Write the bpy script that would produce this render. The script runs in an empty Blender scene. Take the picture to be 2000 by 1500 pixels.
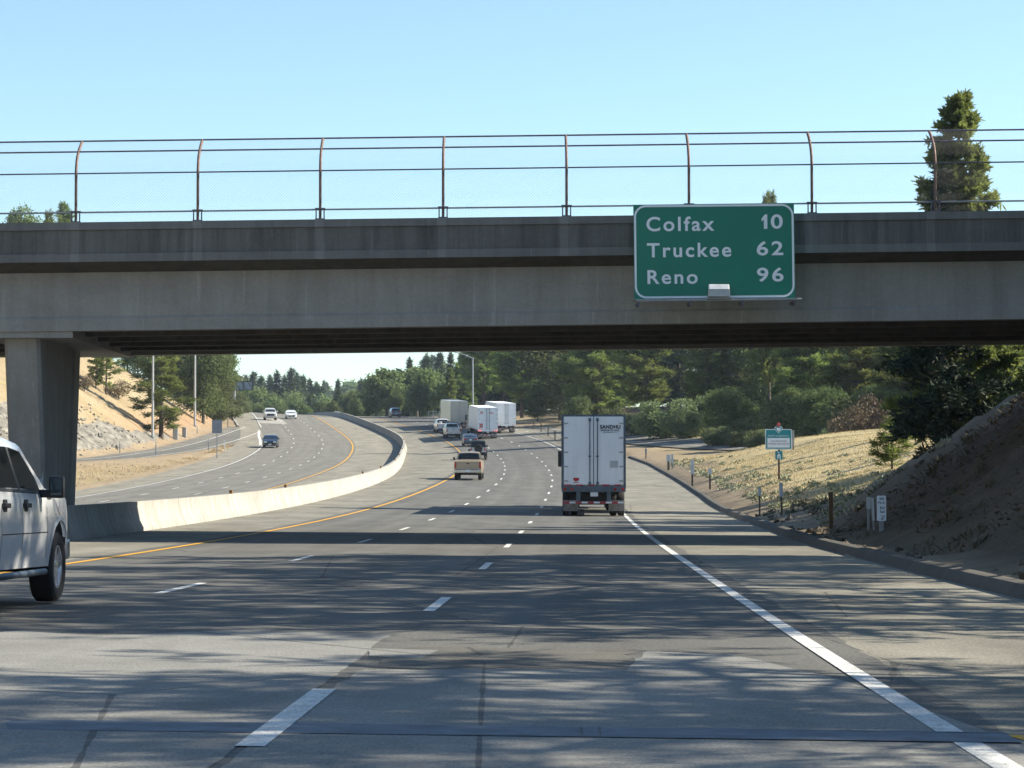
import bpy, bmesh, math, random
import numpy as np
from mathutils import Vector, Matrix

# ------------------------------------------------------------------ camera, sky, sun, exposure
SC = bpy.context.scene
COL = SC.collection
R = math.radians
F, YH, HC = 4800.0, 940.0, 1.35          # focal length (px of a 2000 px frame), horizon row, eye height
PITCH = math.atan((YH - 750) / F)
CP, SP = math.cos(PITCH), math.sin(PITCH)
cam_d = bpy.data.cameras.new("camera"); cam = bpy.data.objects.new("camera", cam_d); COL.objects.link(cam)
cam_d.sensor_width = 36.0; cam_d.lens = 36.0 * F / 2000.0
cam_d.clip_start = 0.1; cam_d.clip_end = 6000
cam.location = (0, 0, HC); cam.rotation_euler = (math.pi / 2 + PITCH, 0, 0)
SC.camera = cam
SUN_EL, SUN_AZ = R(33), R(9)             # the sun stands to the right and a little ahead
sun_dir = Vector((math.cos(SUN_AZ) * math.cos(SUN_EL), math.sin(SUN_AZ) * math.cos(SUN_EL), math.sin(SUN_EL)))
W = bpy.data.worlds.new("World"); SC.world = W; W.use_nodes = True
wn = W.node_tree.nodes; bg = wn["Background"]
sky = wn.new("ShaderNodeTexSky"); sky.sky_type = 'NISHITA'; sky.sun_disc = False
sky.sun_elevation = SUN_EL; sky.sun_rotation = math.pi / 2 - SUN_AZ
sky.air_density = 1.0; sky.dust_density = 0.3; sky.ozone_density = 1.5; sky.altitude = 400
tint = wn.new("ShaderNodeMix"); tint.data_type = 'RGBA'; tint.blend_type = 'MULTIPLY'; tint.inputs[0].default_value = 1; tint.inputs[7].default_value = (.94, 1.04, 1.04, 1)
W.node_tree.links.new(sky.outputs[0], tint.inputs[6]); W.node_tree.links.new(tint.outputs[2], bg.inputs[0]); bg.inputs[1].default_value = 0.085
sd = bpy.data.lights.new("sun", 'SUN'); sd.energy = 5.0; sd.angle = R(0.4); sd.color = (1.0, 0.91, 0.755)
so = bpy.data.objects.new("sun", sd); COL.objects.link(so); so.location = (60, 0, 80)
so.rotation_euler = (-sun_dir).to_track_quat('-Z', 'Y').to_euler()
vs = SC.view_settings; vs.view_transform = 'Standard'; vs.look = 'None'; vs.gamma = 1; vs.exposure = 1.24
SC.cycles.max_bounces = 6; SC.cycles.transparent_max_bounces = 8

# ------------------------------------------------------------------ helpers
rng = np.random.default_rng(7)
random.seed(7)

class MB:
    """collects geometry for one mesh object"""
    def __init__(s): s.v = []; s.f = []; s.m = []
    def add(s, vs, fs, mi=0):
        o = len(s.v); s.v += [tuple(p) for p in vs]
        for f in fs: s.f.append([i + o for i in f]); s.m.append(mi)
    def box(s, c, d, mi=0, rz=0, M=None):
        x, y, z = d[0] / 2, d[1] / 2, d[2] / 2
        P = [(-x, -y, -z), (x, -y, -z), (x, y, -z), (-x, y, -z), (-x, -y, z), (x, -y, z), (x, y, z), (-x, y, z)]
        cc, ss = math.cos(rz), math.sin(rz)
        P = [(a * cc - b * ss + c[0], a * ss + b * cc + c[1], e + c[2]) for a, b, e in P]
        if M: P = [tuple(M @ Vector(p)) for p in P]
        s.add(P, [(0, 3, 2, 1), (4, 5, 6, 7), (0, 1, 5, 4), (1, 2, 6, 5), (2, 3, 7, 6), (3, 0, 4, 7)], mi)
    def tube(s, pts, r, n=8, mi=0, cap=True):
        pts = [Vector(p) for p in pts]
        rr = r if isinstance(r, (list, tuple)) else [r] * len(pts)
        rings = []; up = None
        for i, p in enumerate(pts):
            t = (pts[min(i + 1, len(pts) - 1)] - pts[max(i - 1, 0)]).normalized()
            if up is None:
                up = Vector((0, 0, 1)) if abs(t.z) < .9 else Vector((1, 0, 0))
            a = t.cross(up).normalized(); b = a.cross(t).normalized(); up = b
            rings.append([p + a * math.cos(2 * math.pi * k / n) * rr[i] + b * math.sin(2 * math.pi * k / n) * rr[i] for k in range(n)])
        vs = [q for g in rings for q in g]; fs = []
        for i in range(len(pts) - 1):
            for k in range(n):
                fs.append((i * n + k, i * n + (k + 1) % n, (i + 1) * n + (k + 1) % n, (i + 1) * n + k))
        if cap:
            fs.append(tuple(range(n))[::-1]); fs.append(tuple((len(pts) - 1) * n + k for k in range(n)))
        s.add(vs, fs, mi)
    def lathe(s, prof, c=(0, 0, 0), n=28, axis='x', mi=0):
        """prof: (axial, radius) pairs"""
        vs = []; fs = []
        for a, r in prof:
            for k in range(n):
                t = 2 * math.pi * k / n; u, w = r * math.cos(t), r * math.sin(t)
                p = (a, u, w) if axis == 'x' else ((u, a, w) if axis == 'y' else (u, w, a))
                vs.append((p[0] + c[0], p[1] + c[1], p[2] + c[2]))
        for i in range(len(prof) - 1):
            for k in range(n):
                fs.append((i * n + k, (i + 1) * n + k, (i + 1) * n + (k + 1) % n, i * n + (k + 1) % n))
        s.add(vs, fs, mi)
    def prism(s, poly, axis, a0, a1, mi=0):
        """polygon in the two other axes, extruded from a0 to a1 along axis"""
        def P(p, a):
            return {'x': (a, p[0], p[1]), 'y': (p[0], a, p[1]), 'z': (p[0], p[1], a)}[axis]
        n = len(poly)
        vs = [P(p, a0) for p in poly] + [P(p, a1) for p in poly]
        fs = [tuple(range(n)), tuple(range(n, 2 * n))[::-1]] + [(i, i + n, (i + 1) % n + n, (i + 1) % n) for i in range(n)]
        s.add(vs, fs, mi)
    def mesh(s, name, mats, smooth=None, recalc=True, bevel=0):
        me = bpy.data.meshes.new(name)
        me.from_pydata(s.v, [], s.f)
        for m in (mats if isinstance(mats, (list, tuple)) else [mats]): me.materials.append(m)
        if len(set(s.m)) > 1: me.polygons.foreach_set('material_index', s.m)
        if recalc or bevel:
            bm = bmesh.new(); bm.from_mesh(me)
            if bevel:
                bmesh.ops.remove_doubles(bm, verts=bm.verts, dist=1e-5)
                ed = [e for e in bm.edges if len(e.link_faces) == 2 and e.calc_face_angle(0) > 0.6]
                bmesh.ops.bevel(bm, geom=ed, offset=bevel, segments=2, profile=.6, affect='EDGES', clamp_overlap=True)
            bmesh.ops.recalc_face_normals(bm, faces=bm.faces); bm.to_mesh(me); bm.free()
        if smooth is not None:
            me.polygons.foreach_set('use_smooth', [True] * len(me.polygons)); me.set_sharp_from_angle(angle=R(smooth))
        return me
    def build(s, name, mats, parent=None, smooth=None, bevel=0, recalc=True):
        return link(name, s.mesh(name, mats, smooth, recalc, bevel), parent)

def link(name, data, parent=None):
    o = bpy.data.objects.new(name, data); COL.objects.link(o)
    if parent: o.parent = parent
    return o
def tag(o, label, cat, group=None):
    o['label'] = label; o['category'] = cat
    if group: o['group'] = group
    return o
def empty(name, loc, rz, label, cat, group=None, scale=None):
    o = link(name, None); o.location = loc; o.rotation_euler = (0, 0, rz); o.empty_display_size = .3
    if scale: o.scale = (scale, scale, scale)
    return tag(o, label, cat, group)
def kind(o, k): o['kind'] = k; return o
def copy_tree(o, parent=None):
    c = o.copy(); COL.objects.link(c)
    if parent: c.parent = parent
    for ch in [x for x in bpy.data.objects if x.parent == o]: copy_tree(ch, c)
    return c
def text_part(s, size, name, m, parent, loc, rot, extr=.004, bold=.0, align='LEFT', sx=1, spacing=1.0):
    cu = bpy.data.curves.new('tmp_text', 'FONT'); cu.body = s; cu.size = size; cu.extrude = extr; cu.offset = bold
    cu.align_x = align; cu.space_character = spacing
    ob = bpy.data.objects.new('tmp_text', cu); COL.objects.link(ob)
    dg = bpy.context.evaluated_depsgraph_get()
    me = bpy.data.meshes.new_from_object(ob.evaluated_get(dg)); me.name = name
    bpy.data.objects.remove(ob); bpy.data.curves.remove(cu)
    me.materials.clear(); me.materials.append(m)
    o = link(name, me, parent); o.location = loc; o.rotation_euler = rot; o.scale = (sx, 1, 1)
    return o

# ------------------------------------------------------------------ materials
class NT:
    def __init__(s, name):
        s.m = bpy.data.materials.new(name); s.m.use_nodes = True; s.t = s.m.node_tree
        s.b = s.t.nodes['Principled BSDF']
    def n(s, typ, **kw):
        nd = s.t.nodes.new('ShaderNode' + typ)
        for k, v in kw.items():
            if k in nd.inputs: nd.inputs[k].default_value = v
            else: setattr(nd, k, v)
        return nd
    def l(s, a, b): s.t.links.new(a, b)
    def coord(s, which='Object', scale=(1, 1, 1)):
        tc = s.n('TexCoord'); mp = s.n('Mapping'); mp.inputs['Scale'].default_value = scale
        s.l(tc.outputs[which], mp.inputs[0]); return mp.outputs[0]
    def noise(s, vec, scale, detail=4, rough=.6):
        nd = s.n('TexNoise', Scale=scale, Detail=detail, Roughness=rough); s.l(vec, nd.inputs['Vector']); return nd.outputs[0]
    def ramp(s, f, stops):
        nd = s.n('ValToRGB'); cr = nd.color_ramp
        while len(cr.elements) < len(stops): cr.elements.new(.5)
        for e, (p, c) in zip(cr.elements, stops):
            e.position = p; e.color = (c, c, c, 1) if not isinstance(c, (tuple, list)) else (*c[:3], 1)
        s.l(f, nd.inputs[0]); return nd.outputs[0]
    def mix(s, f, a, b, typ='MIX'):
        nd = s.n('Mix', data_type='RGBA', blend_type=typ)
        for k, v in ((0, f), (6, a), (7, b)):
            if isinstance(v, (int, float)): nd.inputs[k].default_value = v
            elif isinstance(v, (tuple, list)): nd.inputs[k].default_value = (*v[:3], 1)
            else: s.l(v, nd.inputs[k])
        return nd.outputs[2]
    def math(s, op, a, b=0.0, c=0.0):
        nd = s.n('Math', operation=op)
        for k, v in ((0, a), (1, b), (2, c)):
            if isinstance(v, (int, float)): nd.inputs[k].default_value = v
            else: s.l(v, nd.inputs[k])
        return nd.outputs[0]
    def bump(s, h, strength=.3, dist=.02):
        nd = s.n('Bump', Strength=strength, Distance=dist); s.l(h, nd.inputs['Height']); s.l(nd.outputs[0], s.b.inputs['Normal'])
    def base(s, c): s.l(c, s.b.inputs['Base Color']) if not isinstance(c, tuple) else setattr(s.b.inputs['Base Color'], 'default_value', (*c, 1))
    def set(s, **kw):
        for k, v in kw.items(): s.b.inputs[k.replace('_', ' ')].default_value = v
        return s

def plain(name, col, rough=.6, metal=0, var=.12, scale=4, spec=.5, coat=0, emit=None):
    t = NT(name); v = t.coord('Object')
    f = t.noise(v, scale)
    t.base(t.mix(t.ramp(f, [(.3, 0), (.7, 1)]), tuple(c * (1 - var) for c in col), tuple(min(1, c * (1 + var)) for c in col)))
    t.set(Roughness=rough, Metallic=metal); t.b.inputs['Specular IOR Level'].default_value = spec
    if coat: t.b.inputs['Coat Weight'].default_value = coat; t.b.inputs['Coat Roughness'].default_value = .08
    if emit: t.b.inputs['Emission Color'].default_value = (*emit[0], 1); t.b.inputs['Emission Strength'].default_value = emit[1]
    return t.m

def pavement(name, lane_c, sh_c, lane0, lane1, off):
    """u across in UV.x (metres), s along in UV.y"""
    t = NT(name)
    uv = t.n('UVMap'); sep = t.n('SeparateXYZ'); t.l(uv.outputs[0], sep.inputs[0])
    u, s = sep.outputs[0], sep.outputs[1]
    vec = t.n('CombineXYZ'); t.l(u, vec.inputs[0]); t.l(s, vec.inputs[1])
    def sc(sx, sy):
        mp = t.n('Mapping'); mp.inputs['Scale'].default_value = (sx, sy, 1); t.l(vec.outputs[0], mp.inputs[0]); return mp.outputs[0]
    streak = t.noise(sc(1.6, .02), 1.0, 5, .6)
    mott = t.noise(sc(.5, .22), 1.0, 5, .65)
    fine = t.noise(sc(28, 14), 1.0, 3, .7)
    # wheel paths: two darker tracks per 3.66 m lane
    ph = t.math('MULTIPLY', t.math('ADD', u, off), 2 * math.pi / 1.83)
    wp = t.math('MULTIPLY', t.math('ADD', t.math('COSINE', ph), 1), .5)
    lane = t.mix(t.ramp(streak, [(.3, 0), (.72, 1)]), tuple(c * .86 for c in lane_c), tuple(c * 1.12 for c in lane_c))
    lane = t.mix(t.math('MULTIPLY', wp, .2), lane, tuple(c * .6 for c in lane_c))
    sh = t.mix(t.ramp(mott, [(.3, 0), (.7, 1)]), tuple(c * .88 for c in sh_c), tuple(c * 1.1 for c in sh_c))
    jit = t.math('MULTIPLY', t.math('SUBTRACT', t.noise(sc(.2, .3), 1.0, 4), .5), .35)
    uj = t.math('ADD', u, jit)
    a = t.math('GREATER_THAN', uj, lane0); b = t.math('LESS_THAN', uj, lane1)
    c = t.mix(t.math('MULTIPLY', a, b), sh, lane)
    c = t.mix(.55, c, t.mix(t.ramp(mott, [(.25, 0), (.75, 1)]), (.55, .55, .55), (1.3, 1.3, 1.28)), 'MULTIPLY')
    c = t.mix(.6, c, t.ramp(fine, [(.3, .5), (.7, 1.4)]), 'MULTIPLY')
    grit = t.noise(sc(60, 30), 1.0, 2, .8)
    c = t.mix(.5, c, t.ramp(grit, [(.35, .6), (.5, 1), (.66, 1.5)]), 'MULTIPLY')
    stn = t.noise(sc(.8, .12), 1.0, 6, .7)
    c = t.mix(t.math('MULTIPLY', t.ramp(stn, [(.55, 0), (.72, 1)]), .35), c, (.06, .058, .055))
    # long cracks
    vo = t.n('TexVoronoi', feature='DISTANCE_TO_EDGE', Scale=1.0); t.l(sc(.22, .07), vo.inputs['Vector'])
    cr = t.math('LESS_THAN', t.math('ADD', vo.outputs['Distance'], t.math('MULTIPLY', t.noise(sc(1.5, .7), 1.0, 4), .02)), .0125)
    c = t.mix(t.math('MULTIPLY', cr, .55), c, (.035, .035, .035))
    t.base(c); t.set(Roughness=.9); t.b.inputs['Specular IOR Level'].default_value = .1
    t.bump(fine, .5, .008)
    return t.m

def concrete(name, col, dark, streaks=.6, posts=False, road=False):
    t = NT(name); v = t.coord('Object')
    big = t.noise(v, .5, 6, .65); fine = t.noise(v, 14, 4, .7)
    st = t.noise(t.coord('Object', (2.2, 2.2, .12)), 1.0, 5, .7)
    c = t.mix(t.ramp(big, [(.3, 0), (.7, 1)]), tuple(x * .84 for x in col), tuple(x * 1.1 for x in col))
    c = t.mix(t.math('MULTIPLY', t.ramp(st, [(.42, 0), (.68, 1)]), streaks), c, dark)
    blot = t.noise(t.coord('Object', (.28, .28, .9)), 1.0, 6, .7); c = t.mix(t.math('MULTIPLY', t.ramp(blot, [(.5, 0), (.62, 1)]), .4), c, tuple(x * .7 for x in col))
    drip = t.noise(t.coord('Object', (6, 6, .25)), 1.0, 3, .6); c = t.mix(t.math('MULTIPLY', t.ramp(drip, [(.62, 0), (.72, 1)]), .35), c, tuple(min(1, x * 1.5) for x in col))
    c = t.mix(.3, c, t.ramp(fine, [(.3, .7), (.7, 1.25)]), 'MULTIPLY')
    if posts:                                  # pale wash-down marks under the fence posts
        sx = t.n('SeparateXYZ'); t.l(v, sx.inputs[0])
        ph = t.math('ABSOLUTE', t.math('SUBTRACT', t.math('FRACT', t.math('ADD', t.math('MULTIPLY', t.math('ADD', sx.outputs[0], 10.93), 1 / 3.058), .5)), .5))
        ms = t.math('LESS_THAN', t.math('ADD', ph, t.math('MULTIPLY', t.noise(t.coord('Object', (5, 5, .8)), 1.0, 4), .06)), .065)
        c = t.mix(t.math('MULTIPLY', ms, .28), c, tuple(x * 1.75 for x in col))
    if road:                                   # aggregate, oil spots and fine cracks
        gr = t.noise(t.coord('Object', (45, 25, 1)), 1.0, 2, .8); c = t.mix(.55, c, t.ramp(gr, [(.35, .6), (.5, 1), (.66, 1.45)]), 'MULTIPLY')
        sp = t.noise(t.coord('Object', (.9, .25, 1)), 1.0, 6, .7); c = t.mix(t.math('MULTIPLY', t.ramp(sp, [(.5, 0), (.7, 1)]), .45), c, tuple(x * .5 for x in col))
        vo = t.n('TexVoronoi', feature='DISTANCE_TO_EDGE', Scale=1.0); t.l(t.coord('Object', (.30, .16, 1)), vo.inputs['Vector'])
        ck = t.math('LESS_THAN', t.math('ADD', vo.outputs['Distance'], t.math('MULTIPLY', t.noise(t.coord('Object', (3, 1.2, 1)), 1.0, 5), .010)), .0085)
        c = t.mix(t.math('MULTIPLY', ck, .6), c, (.05, .05, .048))
    t.base(c); t.set(Roughness=.9); t.b.inputs['Specular IOR Level'].default_value = .12
    t.bump(fine, .25, .01)
    return t.m

def foliage(name, dark, light, trans=.25, hue=.02):
    t = NT(name); v = t.coord('Object')
    f = t.noise(v, .55, 3, .6); f2 = t.noise(v, 3.0, 3, .6)
    oi = t.n('ObjectInfo')
    c = t.mix(t.ramp(t.math('ADD', t.math('MULTIPLY', f, .6), t.math('MULTIPLY', f2, .4)), [(.36, 0), (.64, 1)]), dark, light)
    hs = t.n('HueSaturation'); t.l(c, hs.inputs['Color'])
    t.l(t.math('ADD', t.math('MULTIPLY', t.math('SUBTRACT', oi.outputs['Random'], .5), hue * 2), .5), hs.inputs['Hue'])
    t.l(t.math('ADD', t.math('MULTIPLY', oi.outputs['Random'], .6), .7), hs.inputs['Value'])
    t.base(hs.outputs[0]); t.set(Roughness=.7); t.b.inputs['Specular IOR Level'].default_value = .25
    tr = t.n('BsdfTranslucent'); t.l(hs.outputs[0], tr.inputs[0])
    mx = t.n('MixShader'); mx.inputs[0].default_value = trans
    out = [n for n in t.t.nodes if n.type == 'OUTPUT_MATERIAL'][0]
    t.l(t.b.outputs[0], mx.inputs[1]); t.l(tr.outputs[0], mx.inputs[2]); t.l(mx.outputs[0], out.inputs[0])
    return t.m

M = {}
M['road_e'] = pavement('asphalt_eastbound', (.136, .135, .126), (.205, .195, .164), -7.75, 4.0, 0)
M['road_w'] = pavement('asphalt_westbound', (.190, .185, .166), (.24, .226, .185), -11.3, .35, 0)
M['ramp'] = pavement('asphalt_ramp', (.155, .153, .14), (.19, .18, .155), -2.2, 2.2, 0)
M['slab'] = concrete('worn_slab_concrete', (.222, .221, .205), (.14, .14, .135), .3, False, True)
M['patch'] = concrete('rough_patched_asphalt', (.125, .12, .105), (.06, .06, .06), .4, False, True)
def paint(name, col):
    t = NT(name); v = t.coord('Object'); f = t.noise(v, 6, 5, .7); g = t.noise(v, 40, 3, .7)
    c = t.mix(t.ramp(f, [(.35, 0), (.75, 1)]), col, tuple(x * .72 for x in col))
    c = t.mix(t.math('MULTIPLY', t.math('GREATER_THAN', t.math('ADD', g, t.math('MULTIPLY', f, .25)), .70), .75), c, (.2, .2, .19))
    t.base(c); t.set(Roughness=.8); t.b.inputs['Specular IOR Level'].default_value = .2; return t.m
M['white_paint'] = paint('white_road_paint', (.62, .62, .59))
M['yellow_paint'] = paint('yellow_road_paint', (.66, .34, .025))
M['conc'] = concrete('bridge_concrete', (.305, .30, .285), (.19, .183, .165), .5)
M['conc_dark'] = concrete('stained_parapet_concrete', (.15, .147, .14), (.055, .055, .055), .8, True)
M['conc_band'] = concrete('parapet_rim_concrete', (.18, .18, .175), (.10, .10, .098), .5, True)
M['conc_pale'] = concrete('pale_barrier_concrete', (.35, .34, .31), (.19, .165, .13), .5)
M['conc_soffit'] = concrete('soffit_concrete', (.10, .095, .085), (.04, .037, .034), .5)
M['kerb'] = concrete('dark_kerb_asphalt', (.10, .095, .085), (.05, .05, .045), .5)
M['wire'] = plain('fence_wire', (.16, .16, .17), .6, .3, .1, 9)
M['galv'] = plain('galvanised_steel', (.42, .43, .44), .45, .75, .1, 9)
M['galv_dull'] = plain('dull_grey_steel', (.30, .31, .32), .55, .4, .15, 7)
M['rust'] = plain('rusty_brown_steel', (.165, .108, .088), .7, .25, .35, 9)
M['rail_blue'] = plain('weathered_dark_rail', (.12, .12, .15), .55, .4, .25, 6)
M['joint'] = plain('dark_joint_steel', (.055, .07, .095), .6, .15, .5, 4, .35)
M['sign_green'] = plain('sign_green', (.0, .175, .115), .42, 0, .06, 1.5)
M['sign_white'] = plain('sign_white_sheeting', (.78, .82, .86), .45, 0, .05, 2)
M['post_white'] = plain('weathered_white_marker', (.50, .52, .53), .6, 0, .15, 6)
M['sign_back'] = plain('grey_sign_back', (.20, .23, .27), .55, .3, .1, 2)
M['teal'] = plain('teal_sign_sheeting', (.015, .24, .27), .45, 0, .08, 3)
M['black'] = plain('black_paint', (.02, .02, .022), .5)
M['text_black'] = plain('black_lettering', (.02, .022, .03), .5)
M['blue_text'] = plain('dark_blue_lettering', (.03, .05, .12), .5)
M['wood'] = plain('weathered_wood_post', (.11, .085, .06), .85, 0, .3, 8)
M['brown_post'] = plain('brown_post_paint', (.10, .05, .03), .7, 0, .2, 8)
M['amber'] = plain('amber_reflector', (.42, .20, .03), .4, 0, .1, 8)
M['white_body'] = plain('white_car_paint', (.60, .61, .62), .28, 0, .03, 2, .5, .6)
def grimy(name, col, grime):
    t = NT(name); v = t.coord('Object'); a = t.noise(t.coord('Object', (3.5, 3.5, .35)), 1.0, 6, .7); b = t.noise(v, .9, 5, .65); g = t.noise(v, 7, 5, .75)
    c = t.mix(t.math('MULTIPLY', t.ramp(a, [(.45, 0), (.75, 1)]), .35), col, grime)
    c = t.mix(t.math('MULTIPLY', t.ramp(b, [(.5, 0), (.75, 1)]), .3), c, grime)
    c = t.mix(t.math('MULTIPLY', t.ramp(g, [(.6, 0), (.74, 1)]), .25), c, tuple(x * .7 for x in grime))
    t.base(c); t.set(Roughness=.45); return t.m
M['trailer_white'] = grimy('white_trailer_paint', (.84, .86, .88), (.60, .60, .58))
M['trailer_silver'] = plain('bare_trailer_aluminium', (.50, .47, .43), .34, .75, .08, 1)
M['tan_body'] = plain('tan_car_paint', (.36, .29, .205), .3, .25, .05, 2, .5, .5)
M['silver_body'] = plain('silver_white_car_paint', (.62, .63, .64), .3, .2, .05, 2, .5, .5)
M['blue_body'] = plain('dark_blue_car_paint', (.010, .017, .036), .22, .3, .05, 2, .5, .7)
M['black_body'] = plain('black_car_paint', (.018, .019, .022), .25, .1, .05, 2, .5, .6)
M['grey_body'] = plain('grey_blue_car_paint', (.05, .072, .11), .28, .35, .05, 2, .5, .6)
M['glass'] = plain('dark_tinted_glass', (.006, .008, .01), .04, 0, .2, 3, .5)
M['glass_blue'] = plain('windscreen_glass', (.018, .028, .036), .08, 0, .2, 3, .9)
M['tyre'] = plain('tyre_rubber', (.022, .021, .02), .85, 0, .25, 12)
M['rim'] = plain('bright_wheel_alloy', (.62, .63, .65), .25, .85, .08, 6)
M['chrome'] = plain('bumper_chrome', (.55, .56, .58), .18, .95, .05, 5)
M['trim'] = plain('black_plastic_trim', (.02, .02, .021), .6, 0, .2, 9)
M['red_lens'] = plain('red_lamp_lens', (.38, .012, .012), .25, 0, .1, 6)
M['red_lit'] = plain('lit_red_lamp', (.6, .02, .02), .3, 0, .05, 6, .5, 0, ((1, .05, .04), 1.2))
M['lamp_lens'] = plain('clear_lamp_lens', (.72, .74, .75), .12, 0, .05, 6)
M['red_tape'] = plain('red_reflective_tape', (.42, .015, .03), .4, 0, .08, 6)
M['white_tape'] = plain('white_reflective_tape', (.7, .7, .7), .4, 0, .05, 6)
M['red_print'] = plain('faded_red_print', (.48, .10, .09), .55, 0, .1, 6)
M['frame_steel'] = plain('blue_grey_chassis_steel', (.10, .13, .16), .5, .4, .2, 5)
M['plate'] = plain('number_plate', (.66, .68, .70), .4, 0, .05, 9)
M['flap'] = plain('pale_mud_flap', (.26, .24, .22), .7, 0, .3, 6)
M['bark'] = plain('tree_bark', (.085, .062, .047), .9, 0, .35, 5)
M['bark_grey'] = plain('grey_oak_bark', (.11, .10, .088), .9, 0, .3, 5)
M['pine'] = foliage('pine_needles', (.060, .092, .022), (.26, .32, .085), .5)
M['shade_dark_needles'] = foliage('shaded_conifer_needles', (.008, .016, .008), (.026, .040, .018), .1)  # needle colour taken near black to stand for the shade on this tree
M['pine_dark'] = foliage('dark_conifer_needles', (.018, .034, .014), (.065, .092, .034), .22)
M['fir'] = foliage('far_fir_needles', (.036, .062, .034), (.105, .145, .070), .25)
M['cedar'] = foliage('cedar_sprays', (.09, .14, .036), (.31, .39, .11), .55)
M['oak'] = foliage('oak_leaves', (.06, .09, .030), (.19, .24, .085), .45)
M['shrub'] = foliage('shrub_leaves', (.085, .115, .045), (.23, .27, .12), .4)
M['dry_shrub'] = foliage('dry_twigs', (.10, .075, .045), (.21, .16, .095), .2)

# ------------------------------------------------------------------ road alignment (plan curve, height, cross-falls)
def spl(x0, h, v, s):
    v = np.asarray(v, float); n = len(v)
    A = np.zeros((n, n)); r = np.zeros(n); A[0, 0] = A[-1, -1] = 1
    for i in range(1, n - 1):
        A[i, i - 1:i + 2] = (1, 4, 1); r[i] = 6 * (v[i + 1] - 2 * v[i] + v[i - 1]) / h ** 2
    m = np.linalg.solve(A, r)
    sc = np.clip(s, x0, x0 + h * (n - 1))
    i = np.clip(((sc - x0) / h).astype(int), 0, n - 2); t = sc - (x0 + h * i)
    b = (v[i + 1] - v[i]) / h - h * (2 * m[i] + m[i + 1]) / 6
    return v[i] + b * t + m[i] / 2 * t * t + (m[i + 1] - m[i]) / (6 * h) * t ** 3
S0 = -90
SS = np.arange(S0, 761, 1.0)
kap = spl(-15, 35, [1.663, -.139, .104, -.077, .102, -.671, -.411, -.707, -.569, -1.702, -.413, -.194, -.274, -.318], SS) / 1000
kap[SS < -15] = 0; kap[SS > 420] = -.0011
i0 = int(-S0)
TH = np.cumsum(kap); TH = .02414 + TH - TH[i0]
RX = np.cumsum(np.sin(TH)); RD = np.cumsum(np.cos(TH))
RX = -1.257 + RX - RX[i0]; RD = 14.093 + RD - RD[i0]
RZ = spl(-15, 35, [.139, -.11, -.158, .002, .506, 1.382, 2.402, 3.573, 4.962, 6.588, 8.377, 10.075, 11.642, 13.107], SS)
RZ[SS < -15] = .139
g = np.where(SS > 440, .0412 - .00072 * (SS - 440), 0); g = np.maximum(g, -.03)
RZ = RZ + np.where(SS > 440, np.cumsum(np.where(SS > 440, g, 0)), 0)
RE = spl(-15, 65, [-1.579, -.627, -2.405, -1.134, 4.065, 5.808, 2.816, -.259], SS) / 100
UB = spl(-15, 65, [-9.796, -11.135, -11.236, -12.554, -13.845, -13.301, -13.275, -12.68], SS)
UW = spl(-15, 65, [-13.732, -15.37, -16.972, -18.714, -19.578, -19.765, -19.264, -18.006], SS)
EW = spl(-15, 65, [3.073, 3.425, 3.299, 2.655, .654, -1.804, -2.939, -4.149], SS) / 100
DZ = spl(-15, 65, [.001, -.004, -.036, -.113, .184, .277, .096, -.001], SS)
# the barrier leans from one carriageway level to the other
UR = np.interp(SS, [-90, 20, 45, 75, 95, 130, 205, 225, 260, 300, 345, 420, 760], [7.3, 7.3, 7.3, 8.0, 8.3, 8.9, 9.1, 8.6, 8.2, 7.6, 7.2, 7.0, 7.0])
UL = np.interp(SS, [-90, 100, 150, 172, 220, 276, 300, 345, 400, 760], [-31.2, -31.4, -32.2, -33.2, -34.4, -34.4, -34.2, -33.8, -33.8, -33.5])
def at_s(arr, s): return np.interp(s, SS, arr)
def zroad(s, u):
    z, e, ub = at_s(RZ, s), at_s(RE, s), at_s(UB, s)
    return np.where(u > ub, z + e * u, z + e * ub + at_s(DZ, s) + at_s(EW, s) * (u - ub))
def plan(s, u):
    th = at_s(TH, s); return at_s(RX, s) + u * np.cos(th), at_s(RD, s) - u * np.sin(th)
def rp(s, u, dz=0.0):
    x, y = plan(s, u); return Vector((float(x), float(y), float(zroad(s, u)) + dz))
def project(x, y, z):
    d = y * CP + (z - HC) * SP; v = -y * SP + (z - HC) * CP
    return 1000 + F * x / d, 750 - F * v / d
def unproject(px, py, D):
    """the point seen at pixel (px, py) at the distance D along the ground"""
    a, b = (px - 1000) / F, (750 - py) / F
    k = D / (CP - b * SP); return Vector((a * k, D, HC + k * (SP + b * CP)))
def solve(px, py, lo, hi):
    """road station whose surface is seen at a pixel"""
    U = np.arange(lo, hi, .1); s = SS[i0:i0 + 470]
    s2, u2 = np.meshgrid(s, U); x, y = plan(s2, u2); qx, qy = project(x, y, zroad(s2, u2))
    i = np.unravel_index(((qx - px) ** 2 + (qy - py) ** 2).argmin(), qx.shape); return float(s2[i]), float(u2[i])

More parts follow.
